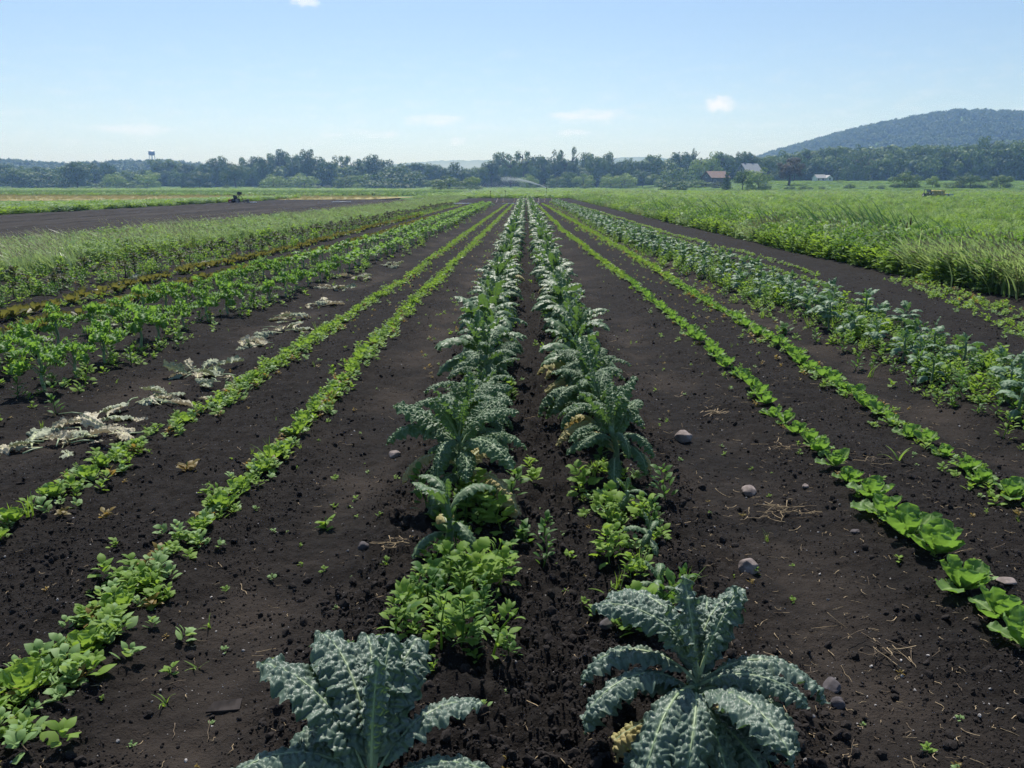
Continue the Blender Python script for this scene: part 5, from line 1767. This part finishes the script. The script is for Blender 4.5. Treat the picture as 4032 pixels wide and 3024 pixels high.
grid(np.arange(-1390, 1390, 5.0), np.linspace(1400, 1780, 15), far_z, M['t_hill'], 'far_hills')

# ------------------------------------------------------------------ buildings, water tower
M['barn_wall'] = plain('weathered barn boards', (.13, .125, .12), .85, .2)
M['orange_roof'] = plain('rust orange roof', (.22, .145, .115), .7, .3, var=.06, scale=1)
M['grey_roof'] = plain('grey metal roof', (.27, .28, .29), .55, .4, var=.05, scale=1)
M['white_wall'] = plain('white boards', (.72, .72, .70), .7, .3, var=.05, scale=1)
M['pale_roof'] = plain('pale shingle roof', (.34, .34, .33), .75, .3, var=.08, scale=2)
M['window'] = plain('dark window glass', (.02, .025, .03), .15, .6, var=.05)
M['trim'] = plain('trim', (.60, .60, .58), .7, .3, var=.05)
M['dark_metal'] = plain('dark metal', (.018, .018, .02), .55, .45)
M['tank'] = plain('blue grey tank', (.13, .16, .24), .5, .4, var=.05, scale=.3)
M['tank_top'] = plain('pale tank roof', (.62, .64, .66), .4, .5, var=.04, scale=.3)
M['tank_leg'] = plain('grey steel legs', (.38, .42, .42), .5, .4, var=.05, scale=.3)


def gable(name, loc, rz, L, D, eave, ridge, wall, roof, label, over=.35, wins=(), chim=()):
    """house: ridge along local X; wins = (face, u, z, w, h) with face f/b (long sides) or l/r (gables)"""
    root = empty(name, loc, rz, label, 'building')
    b = MB()
    x, y = L / 2, D / 2
    V = [(-x, -y, -.4), (x, -y, -.4), (x, y, -.4), (-x, y, -.4), (-x, -y, eave), (x, -y, eave), (x, y, eave), (-x, y, eave), (-x, 0, ridge), (x, 0, ridge)]
    b.add(V, [(0, 1, 5, 4), (2, 3, 7, 6), (0, 3, 2, 1)]); b.add(V, [(1, 2, 6), (1, 6, 9), (1, 9, 5)]); b.add(V, [(3, 0, 4), (3, 4, 8), (3, 8, 7)])
    b.build('wall', [wall], root, False)
    sl = (ridge - eave) / y
    for sgn in (-1, 1):
        b = MB()
        q = y + over; ze = eave - sl * over; t = .14
        A = [(-x - over, sgn * q, ze + .03), (x + over, sgn * q, ze + .03), (x + over, 0, ridge + .03), (-x - over, 0, ridge + .03)]
        A2 = [(a, bb, c + t) for a, bb, c in A]
        b.add(A + A2, [(0, 1, 2, 3), (7, 6, 5, 4), (0, 4, 5, 1), (1, 5, 6, 2), (2, 6, 7, 3), (3, 7, 4, 0)])
        b.build('roof', [roof], root, False)
    for f, u, z, w, h in wins:
        b = MB(); g = MB(); pn = .05
        if f in 'fb':
            s = -1 if f == 'f' else 1
            for c, d in (((u, s * (y + pn / 2 + .003), z + h / 2 + .05), (w + .2, pn, .1)), ((u, s * (y + pn / 2 + .003), z - h / 2 - .05), (w + .2, pn, .1)), ((u - w / 2 - .05, s * (y + pn / 2 + .003), z), (.1, pn, h)), ((u + w / 2 + .05, s * (y + pn / 2 + .003), z), (.1, pn, h))): b.box(c, d)
            g.box((u, s * (y + .012), z), (w, .02, h))
        else:
            s = -1 if f == 'l' else 1
            for c, d in (((s * (x + pn / 2 + .003), u, z + h / 2 + .05), (pn, w + .2, .1)), ((s * (x + pn / 2 + .003), u, z - h / 2 - .05), (pn, w + .2, .1)), ((s * (x + pn / 2 + .003), u - w / 2 - .05, z), (pn, .1, h)), ((s * (x + pn / 2 + .003), u + w / 2 + .05, z), (pn, .1, h))): b.box(c, d)
            g.box((s * (x + .012), u, z), (.02, w, h))
        fo = b.build('window', [M['trim']], root, False)
        g.build('pane', [M['window']], fo, False)
    for u in chim:
        b = MB(); b.box((u, .35, ridge + .05), (.9, .9, 1.1)); b.build('chimney', [M['dark_metal']], root, False)
    return root


gable('barn', (72.3, 322, float(terr(73, 322))), R_(24), 8.4, 6.5, 3.1, 5.4, M['barn_wall'], M['orange_roof'], 'grey barn with rust-orange roof half hidden by trees', wins=[('l', 0, 3.6, .8, .9), ('f', -2.5, 1.6, .9, 1.0)])
gable('farm_building', (92.0, 348, float(terr(93, 348))), R_(22), 7.6, 8.0, 4.2, 7.6, M['barn_wall'], M['grey_roof'], 'large building with grey roof rising above the light green trees', chim=(-2.2, 1.6), wins=[('l', 0, 5, .9, 1.1)])
cz = float(terr(117, 330)) - .1
cot = gable('cottage', (115.6, 331, cz), R_(12), 5.0, 4.2, 1.75, 3.15, M['white_wall'], M['pale_roof'], 'small white cottage with two gables on the grassy slope', wins=[('f', -1.5, 1.0, .6, .8), ('f', .9, 1.1, .9, .7)])
b = MB()
X0 = 3.9
V = [(X0 - 1.7, -3.0, -.4), (X0 + 1.7, -3.0, -.4), (X0 + 1.7, 2.0, -.4), (X0 - 1.7, 2.0, -.4), (X0 - 1.7, -3.0, 1.7), (X0 + 1.7, -3.0, 1.7), (X0 + 1.7, 2.0, 1.7), (X0 - 1.7, 2.0, 1.7), (X0, -3.0, 2.85), (X0, 2.0, 2.85)]
b.add(V, [(1, 2, 6, 5), (3, 0, 4, 7)]); b.add(V, [(0, 1, 5), (0, 5, 8), (0, 8, 4), (2, 3, 7), (2, 7, 9), (2, 9, 6)])
b.build('wing_wall', [M['white_wall']], cot, False)
for sgn in (-1, 1):
    b = MB(); A = [(X0 + sgn * 2.0, -3.3, 1.55), (X0, -3.3, 2.90), (X0, 2.2, 2.90), (X0 + sgn * 2.0, 2.2, 1.55)]
    b.add(A + [(a, bb, c + .12) for a, bb, c in A], [(0, 1, 2, 3), (7, 6, 5, 4), (0, 4, 5, 1), (1, 5, 6, 2), (2, 6, 7, 3), (3, 7, 4, 0)])
    b.build('wing_roof', [M['pale_roof']], cot, False)
b = MB()
for c, d in (((X0 + .1, -3.03, 1.85), (.9, .05, .1)), ((X0 + .1, -3.03, .75), (.9, .05, .1)), ((X0 - .3, -3.03, 1.3), (.1, .05, 1.0)), ((X0 + .5, -3.03, 1.3), (.1, .05, 1.0))): b.box(c, d)
fo = b.build('window', [M['trim']], cot, False)
b = MB(); b.box((X0 + .1, -3.015, 1.3), (.7, .02, 1.0)); b.build('pane', [M['window']], fo, False)
cot.scale = (.8, .8, .85)
# white trailer half hidden between trees
root = empty('trailer', (76.5, 272, float(terr(76.5, 272))), R_(10), 'low white trailer half hidden between two trees below the grey roof', 'trailer')
b = MB(); b.box((0, 0, 1.15), (3.0, 1.4, .7)); b.build('body', [M['white_wall']], root, False)
for sx in (-1.0, 1.0):
    b = MB(); b.tube([(sx, -.75, .4), (sx, -.55, .4)], [.4, .4], 12); b.build('wheel', [M['dark_metal']], root)

# water tower on the ridge
tx, ty = -368.6, 800
tz = float(ridge_z(np.array([tx]), np.array([ty]))[0])
wt_ = empty('water_tower', (tx, ty, tz), 0, 'blue-grey water tower on thin legs above the left ridge', 'water tower')
top = 35.3 - tz
b = MB()
prof = [(0.05, 0), (1.8, .25), (2.75, .8), (3.05, 1.3), (3.15, 1.45), (2.85, 1.6), (2.95, 3.6), (2.9, 4.1)]
a = np.linspace(0, 2 * np.pi, 24, endpoint=False)
V = np.concatenate([np.stack([rr * np.cos(a), rr * np.sin(a), np.full(24, top - 4.9 + zz)], 1) for rr, zz in prof])
F = [(i * 24 + j, i * 24 + (j + 1) % 24, (i + 1) * 24 + (j + 1) % 24, (i + 1) * 24 + j) for i in range(len(prof) - 1) for j in range(24)]
b.add(V, F); b.build('tank', [M['tank']], wt_)
prof2 = [(2.95, 4.1), (2.2, 4.5), (1.0, 4.8), (.03, 4.9)]
b = MB()
V = np.concatenate([np.stack([rr * np.cos(a), rr * np.sin(a), np.full(24, top - 4.9 + zz)], 1) for rr, zz in prof2])
b.add(V, F[:24 * 3]); b.build('tank_roof', [M['tank_top']], wt_)
for i in range(4):
    g = i * math.pi / 2 + .35
    b = MB(); b.tube([(3.0 * math.cos(g), 3.0 * math.sin(g), -.5), (2.3 * math.cos(g), 2.3 * math.sin(g), top - 4.3)], [.32, .30], 8); b.build('leg', [M['tank_leg']], wt_)
b = MB(); b.tube([(0, 0, -.5), (0, 0, top - 4.8)], [.42, .42], 10); b.build('riser_pipe', [M['tank_leg']], wt_)
b = MB(); P = [(3.3 * math.cos(g), 3.3 * math.sin(g), top - 3.25) for g in np.linspace(0, 2 * np.pi, 25)]; b.tube(P, .12, 5, cap=False); b.build('walkway_rail', [M['tank']], wt_)

# ------------------------------------------------------------------ farm machine, buckets, pipe in the left field
M['red'] = plain('red can', (.30, .02, .03), .45, .4)
M['white_pl'] = plain('white plastic', (.72, .74, .76), .45, .4, var=.05)
M['cream_pl'] = plain('cream plastic', (.66, .58, .50), .5, .4, var=.05)
M['grey_pl'] = plain('grey plastic', (.38, .38, .40), .5, .4, var=.05)
M['rubber'] = plain('rubber', (.02, .02, .02), .85, .2)
mx, my = -29.7, 82.3
root = empty('farm_machine', (mx, my, .0), R_(4), 'dark open-frame farm machine with raised seat box in the left field', 'farm machine')
def pb(nm, c, d, mat, par=None, Mx=None):
    b = MB(); b.box(c, d, 0, Mx); return b.build(nm, [mat], par, False)
pb('frame', (0, 0, .36), (1.15, .30, .07), M['dark_metal'], root)
b = MB()
b.box((-.12, 0, .53), (.34, .30, .26)); b.box((-.18, 0, .69), (.20, .22, .10)); b.tube([(-.27, 0, .66), (-.30, 0, .74)], [.05, .07], 8)
b.build('engine', [M['dark_metal']], root, False)
b = MB(); b.box((.32, 0, .92), (.40, .34, .25)); b.box((.30, 0, 1.06), (.20, .20, .05)); b.build('seat_box', [M['dark_metal']], root, False)
b = MB(); b.tube([(.24, 0, .38), (.25, 0, .82)], [.035, .03], 6); b.build('post', [M['dark_metal']], root)
b = MB(); b.tube([(.28, 0, .76), (.48, 0, .62), (.62, 0, .40), (.68, 0, .02)], [.03, .03, .035, .04], 6); b.build('brace', [M['dark_metal']], root)
b = MB(); b.tube([(.12 + .11 * math.cos(g), -.10, .62 + .13 * math.sin(g)) for g in np.linspace(0, 6.283, 17)], .018, 5, cap=False); b.build('steering_wheel', [M['dark_metal']], root)
b = MB(); b.tube([(-.44, 0, .38), (-.44, 0, .80)], [.012, .008], 5); b.build('exhaust', [M['dark_metal']], root)
for sx, rr in ((-.34, .17), (.04, .22)):
    for yy in (-.22, .22):
        b = MB(); b.tube([(sx, yy - .05, rr), (sx, yy + .05, rr)], [rr, rr], 14); w_ = b.build('wheel', [M['rubber']], root)
        b = MB(); b.tube([(sx, yy - .056, rr), (sx, yy + .056, rr)], [rr * .45, rr * .45], 10); b.build('rim', [M['dark_metal']], w_)
def bucket(x, y, r0, r1, h, mat, label, nm='bucket'):
    root = empty(nm, (x, y, .01), 0, label, nm.replace('_', ' '))
    b = MB(); b.tube([(0, 0, 0), (0, 0, h * .94), (0, 0, h * .94), (0, 0, h)], [r0, r1, r1 * 1.07, r1 * 1.07], 18); b.build('body', [mat], root)
    b = MB(); b.tube([(r1 * 1.05 * math.cos(g), -.01, h * .92 - r1 * .55 * math.sin(g)) for g in np.linspace(0, math.pi, 9)], .006, 4); b.build('handle', [M['dark_metal']], root)
    return root
bucket(mx + .22, my - .5, .105, .13, .30, M['white_pl'], 'white bucket standing in front of the farm machine')
bucket(mx + .85, my - .2, .10, .12, .29, M['cream_pl'], 'cream bucket right of the farm machine')
bucket(mx + 1.18, my - .1, .13, .135, .36, M['grey_pl'], 'tall grey bucket at the right of the row')
bucket(mx - .50, my - .55, .055, .065, .15, M['white_pl'], 'small white tub below the red fuel can')
root = empty('fuel_can', (mx - .62, my - .25, .01), .2, 'red fuel can at the left of the farm machine', 'fuel can')
b = MB(); b.box((0, 0, .16), (.30, .2, .32)); b.build('body', [M['red']], root, False)
b = MB(); b.tube([(-.1, 0, .34), (-.06, 0, .40), (.06, 0, .40), (.1, 0, .34)], .02, 6); b.build('handle', [M['red']], root)
b = MB(); b.tube([(.12, 0, .32), (.17, 0, .42)], [.03, .02], 8); b.build('spout', [M['white_pl']], root)


def pipe(name, P, r, label):
    b = MB(); b.tube(P, r, 6); o = b.build(name, [M['white_pl']]); tag(o, label, 'pipe'); return o


pipe('irrigation_pipe', [(mx + 1.35, my, .05), (mx + 2.0, my + .1, .05)], .045, 'short white pipe on the soil right of the grey bucket')
pipe('irrigation_pipe', [(-20.5, 84.5, .05), (-18.6, 84.7, .05)], .045, 'thin white pipe lying in the left field, right of the buckets')
pipe('irrigation_pipe', [(-7.4, 76.0, .06), (-5.4, 76.2, .06)], .05, 'white pipe at the left end of the crop rows')
pipe('irrigation_pipe', [(-4.6, 76.6, .06), (-4.2, 76.6, .06)], .05, 'short white pipe joint in the line across the field end')
pipe('irrigation_pipe', [(-3.9, 76.4, .05), (-3.5, 76.5, .05)], .05, 'second short white pipe joint in the line across the field end')
pipe('irrigation_pipe', [(-2.6, 77.2, .05), (0.3, 77.4, .05), (.9, 77.9, .06)], .03, 'long thin pipe across the field end behind the kale rows')
# faint pale drip lines on the soil beyond the crop
for i, (x0, x1) in enumerate(((-3.3, -4.3), (-2.6, -3.6), (-1.5, -2.0), (-1.1, -1.35), (-.4, -.5), (.35, .35), (.9, 1.2), (1.5, 2.1), (2.2, 3.0), (3.0, 4.0))):
    r = np.random.default_rng(i)
    P = [(x0 + (x1 - x0) * q + r.normal(0, .04), 80 + 32 * q, .05) for q in np.linspace(0, 1, 12)]
    b = MB(); b.tube(P, .035, 5); o = b.build('drip_line', [M['straw_d'] if i % 3 else M['stone']]); tag(o, 'pale drip line on the soil beyond the rows, %s from the left' % ordn(i + 1), 'drip line', 'drip lines beyond the crop rows')

# ------------------------------------------------------------------ sprinklers and the water jet
M['water'], t = new_mat('water spray')
p = t.n('ShaderNodeBsdfPrincipled'); p.inputs['Base Color'].default_value = (.9, .93, .95, 1); p.inputs['Roughness'].default_value = .25
tl = t.n('ShaderNodeBsdfTranslucent'); tl.inputs[0].default_value = (.9, .93, .95, 1)
mx_ = t.n('ShaderNodeMixShader'); mx_.inputs[0].default_value = .5
t.link(p.outputs[0], mx_.inputs[1]); t.link(tl.outputs[0], mx_.inputs[2]); t.link(mx_.outputs[0], t.out.inputs[0])


def riser(x, y, h, label, z0=0.0):
    root = empty('sprinkler', (x, y, z0), 0, label, 'sprinkler')
    b = MB(); b.tube([(0, 0, -.05), (0, 0, h * .85)], [.035, .03], 7); b.build('riser', [M['dark_metal']], root)
    b = MB(); b.tube([(0, 0, h * .85), (0, 0, h * .93), (0, 0, h)], [.06, .07, .03], 8); b.tube([(0, 0, h * .95), (-.12, 0, h * 1.03)], [.03, .018], 6); b.build('nozzle', [M['dark_metal']], root)
    b = MB()
    for g in (0, 2.1, 4.2): b.tube([(0, 0, h * .3), (.16 * math.cos(g), .16 * math.sin(g), -.02)], .012, 4)
    b.build('stand', [M['dark_metal']], root)
    return root


riser(-5.45, 114.5, 1.0, 'idle sprinkler post left at the end of the bare soil')
riser(-3.40, 114.5, 1.05, 'idle sprinkler post right at the end of the bare soil')
sp = riser(2.9, 141, 1.35, 'running sprinkler throwing a white jet toward the left')
r = np.random.default_rng(5)
oc = np.array([(1, 0, 0), (-1, 0, 0), (0, 1, 0), (0, -1, 0), (0, 0, 1), (0, 0, -1)], float)
of = np.array([(0, 2, 4), (2, 1, 4), (1, 3, 4), (3, 0, 4), (2, 0, 5), (1, 2, 5), (3, 1, 5), (0, 3, 5)])
def drops(C, S_):
    V = (C[:, None] + oc[None] * S_[:, None, None]).reshape(-1, 3)
    F = (np.arange(len(C))[:, None, None] * 6 + of[None]).reshape(-1, 3)
    b = MB(); b.add(V, F); return b
n = 5200
q = r.random(n) ** .8
arc = lambda q: np.stack([-.12 - 7.6 * q, 0 * q, 1.38 + 3.2 * q * (1 - .52 * q)], 1)
C = arc(q); sp_ = (.03 + .20 * q ** 1.3)[:, None]
C += r.normal(size=(n, 3)) * sp_ - np.stack([0 * q, 0 * q, np.abs(r.normal(0, .12, n)) * q], 1)
o = drops(C, r.uniform(.012, .030, n) * (1.15 - .5 * q)).build('water_jet', [M['water']], sp); o['kind'] = 'stuff'
n = 6500
q = r.random(n)
C = np.stack([-3.5 - 11.0 * q, r.normal(0, 1.2, n), 2.9 - 1.6 * q + r.normal(0, .45, n) - r.random(n) * (1.2 - .3 * q)], 1)
C[:, 2] = np.maximum(C[:, 2], .1)
o = drops(C, r.uniform(.006, .013, n)).build('mist', [M['water']], sp); o['kind'] = 'stuff'

# ------------------------------------------------------------------ tractor with hay wagon in the right field
M['hay'] = plain('straw bales', (.52, .42, .18), .9, .1, var=.2, scale=6, bump=.03)
M['cab'] = plain('dark paint', (.03, .035, .045), .35, .5)
M['glass'] = plain('tractor glass', (.20, .23, .26), .1, .7, var=.05)
M['lamp'] = plain('lamp glass', (.85, .85, .82), .2, .6, var=.02)
M['tarp'] = plain('blue grey tarp', (.40, .48, .56), .5, .4, var=.1)
tx_, ty_ = 51.9, 108.0
root = empty('tractor', (tx_, ty_, .0), R_(0), 'small dark tractor with two lamps in front of the straw load', 'tractor')
b = MB(); b.box((.30, .5, .48), (.42, 1.3, .42)); b.box((.30, -.1, .70), (.36, .9, .12)); b.build('body', [M['cab']], root, False)
b = MB()
for sx in (.06, .54):
    for yy in (.3, 1.0): b.box((sx, yy, .93), (.05, .05, .5))
b.box((.30, .65, 1.19), (.58, .85, .06)); b.build('canopy', [M['cab']], root, False)
b = MB(); b.box((.30, .27, 1.02), (.42, .02, .26)); b.build('windscreen', [M['glass']], root, False)
for sx in (.06, .44):
    b = MB(); b.tube([(sx, -.58, .72), (sx, -.54, .72)], [.055, .06], 10); b.build('headlight', [M['lamp']], root)
for sx, yy, rr in ((.02, .95, .38), (.60, .95, .38), (.08, -.25, .24), (.54, -.25, .24)):
    b = MB(); b.tube([(sx - .08, yy, rr), (sx + .08, yy, rr)], [rr, rr], 16); w_ = b.build('wheel', [M['rubber']], root)
    b = MB(); b.tube([(sx - .085, yy, rr), (sx + .085, yy, rr)], [rr * .5, rr * .5], 10); b.build('rim', [M['grey_pl']], w_)
wg = empty('hay_wagon', (tx_ + 1.5, ty_ + .6, 0), 0, 'low wagon carrying stacked straw bales behind the small tractor', 'wagon')
b = MB(); b.box((.35, 0, .30), (2.4, 1.2, .10)); b.box((-1.0, 0, .28), (.5, .08, .06)); b.build('bed', [M['barn_wall']], wg, False)
for sx in (-.4, 1.1):
    for yy in (-.6, .6):
        b = MB(); b.tube([(sx, yy - .05, .2), (sx, yy + .05, .2)], [.2, .2], 12); b.build('wheel', [M['rubber']], wg)
bi = 0
for lvl, (xs_, ) in enumerate((((-.6, -.02, .56, 1.0),), ((-.6, -.02, .5),))):
    for xx in xs_:
        for yy in (-.3, .3):
            bi += 1
            r = np.random.default_rng(bi)
            b = MB(); V = []
            b.box((0, 0, 0), (.55, .56, .36))
            o = b.build('straw_bale', [M['hay']], None, False, (tx_ + 1.5 + xx * (1.0 if lvl == 0 else 1), ty_ + .6 + yy, .54 + .37 * lvl + (.02 * r.random())), (r.normal(0, .02), r.normal(0, .03), r.normal(0, .05)))
            o.location.x += 0
            md = o.modifiers.new('bevel', 'BEVEL'); md.width = .06; md.segments = 2
            tag(o, 'straw bale in the %s layer of the wagon load, %s from the tractor, %s side' % ('lower' if lvl == 0 else 'upper', ordn(xs_.index(xx) + 1), 'near' if yy < 0 else 'far'), 'straw bale', 'straw bales on the wagon')
root = empty('barrel', (tx_ + 2.55, ty_ + .2, 0), 0, 'pale blue-white barrel right of the straw load', 'barrel')
b = MB(); b.tube([(0, 0, 0), (0, 0, .18), (0, 0, .5), (0, 0, .66), (0, 0, .70)], [.20, .235, .235, .20, .17], 18); b.build('body', [M['tarp']], root)
b = MB(); b.tube([(0, 0, .70), (0, 0, .73)], [.07, .07], 10); b.build('lid', [M['grey_pl']], root)
root = empty('crate', (tx_ + 3.1, ty_ + .3, 0), .1, 'grey-green crate with a tarp over it at the right end', 'crate')
b = MB(); b.box((0, 0, .32), (.55, .5, .6)); b.build('body', [M['grey_pl']], root, False)
b = MB(); b.box((0, 0, .64), (.62, .56, .05)); b.box((.02, -.27, .56), (.58, .02, .14)); b.build('tarp', [M['tarp']], root, False)

# ------------------------------------------------------------------ haze
m, t = new_mat('haze')
pv = t.n('ShaderNodeVolumePrincipled')
pv.inputs['Color'].default_value = (.34, .56, 1.0, 1)
pv.inputs['Absorption Color'].default_value = (1, 1, 1, 1)
pv.inputs['Density'].default_value = .00043
pv.inputs['Anisotropy'].default_value = .4
t.link(pv.outputs[0], t.out.inputs['Volume'])
b = MB(); b.box((0, 855, 63.5), (2860, 1870, 133))
hz = b.build('haze', [m], None, False)
hz['kind'] = 'stuff'; hz['label'] = 'thin bluish summer haze over the whole field'; hz.display_type = 'WIRE'
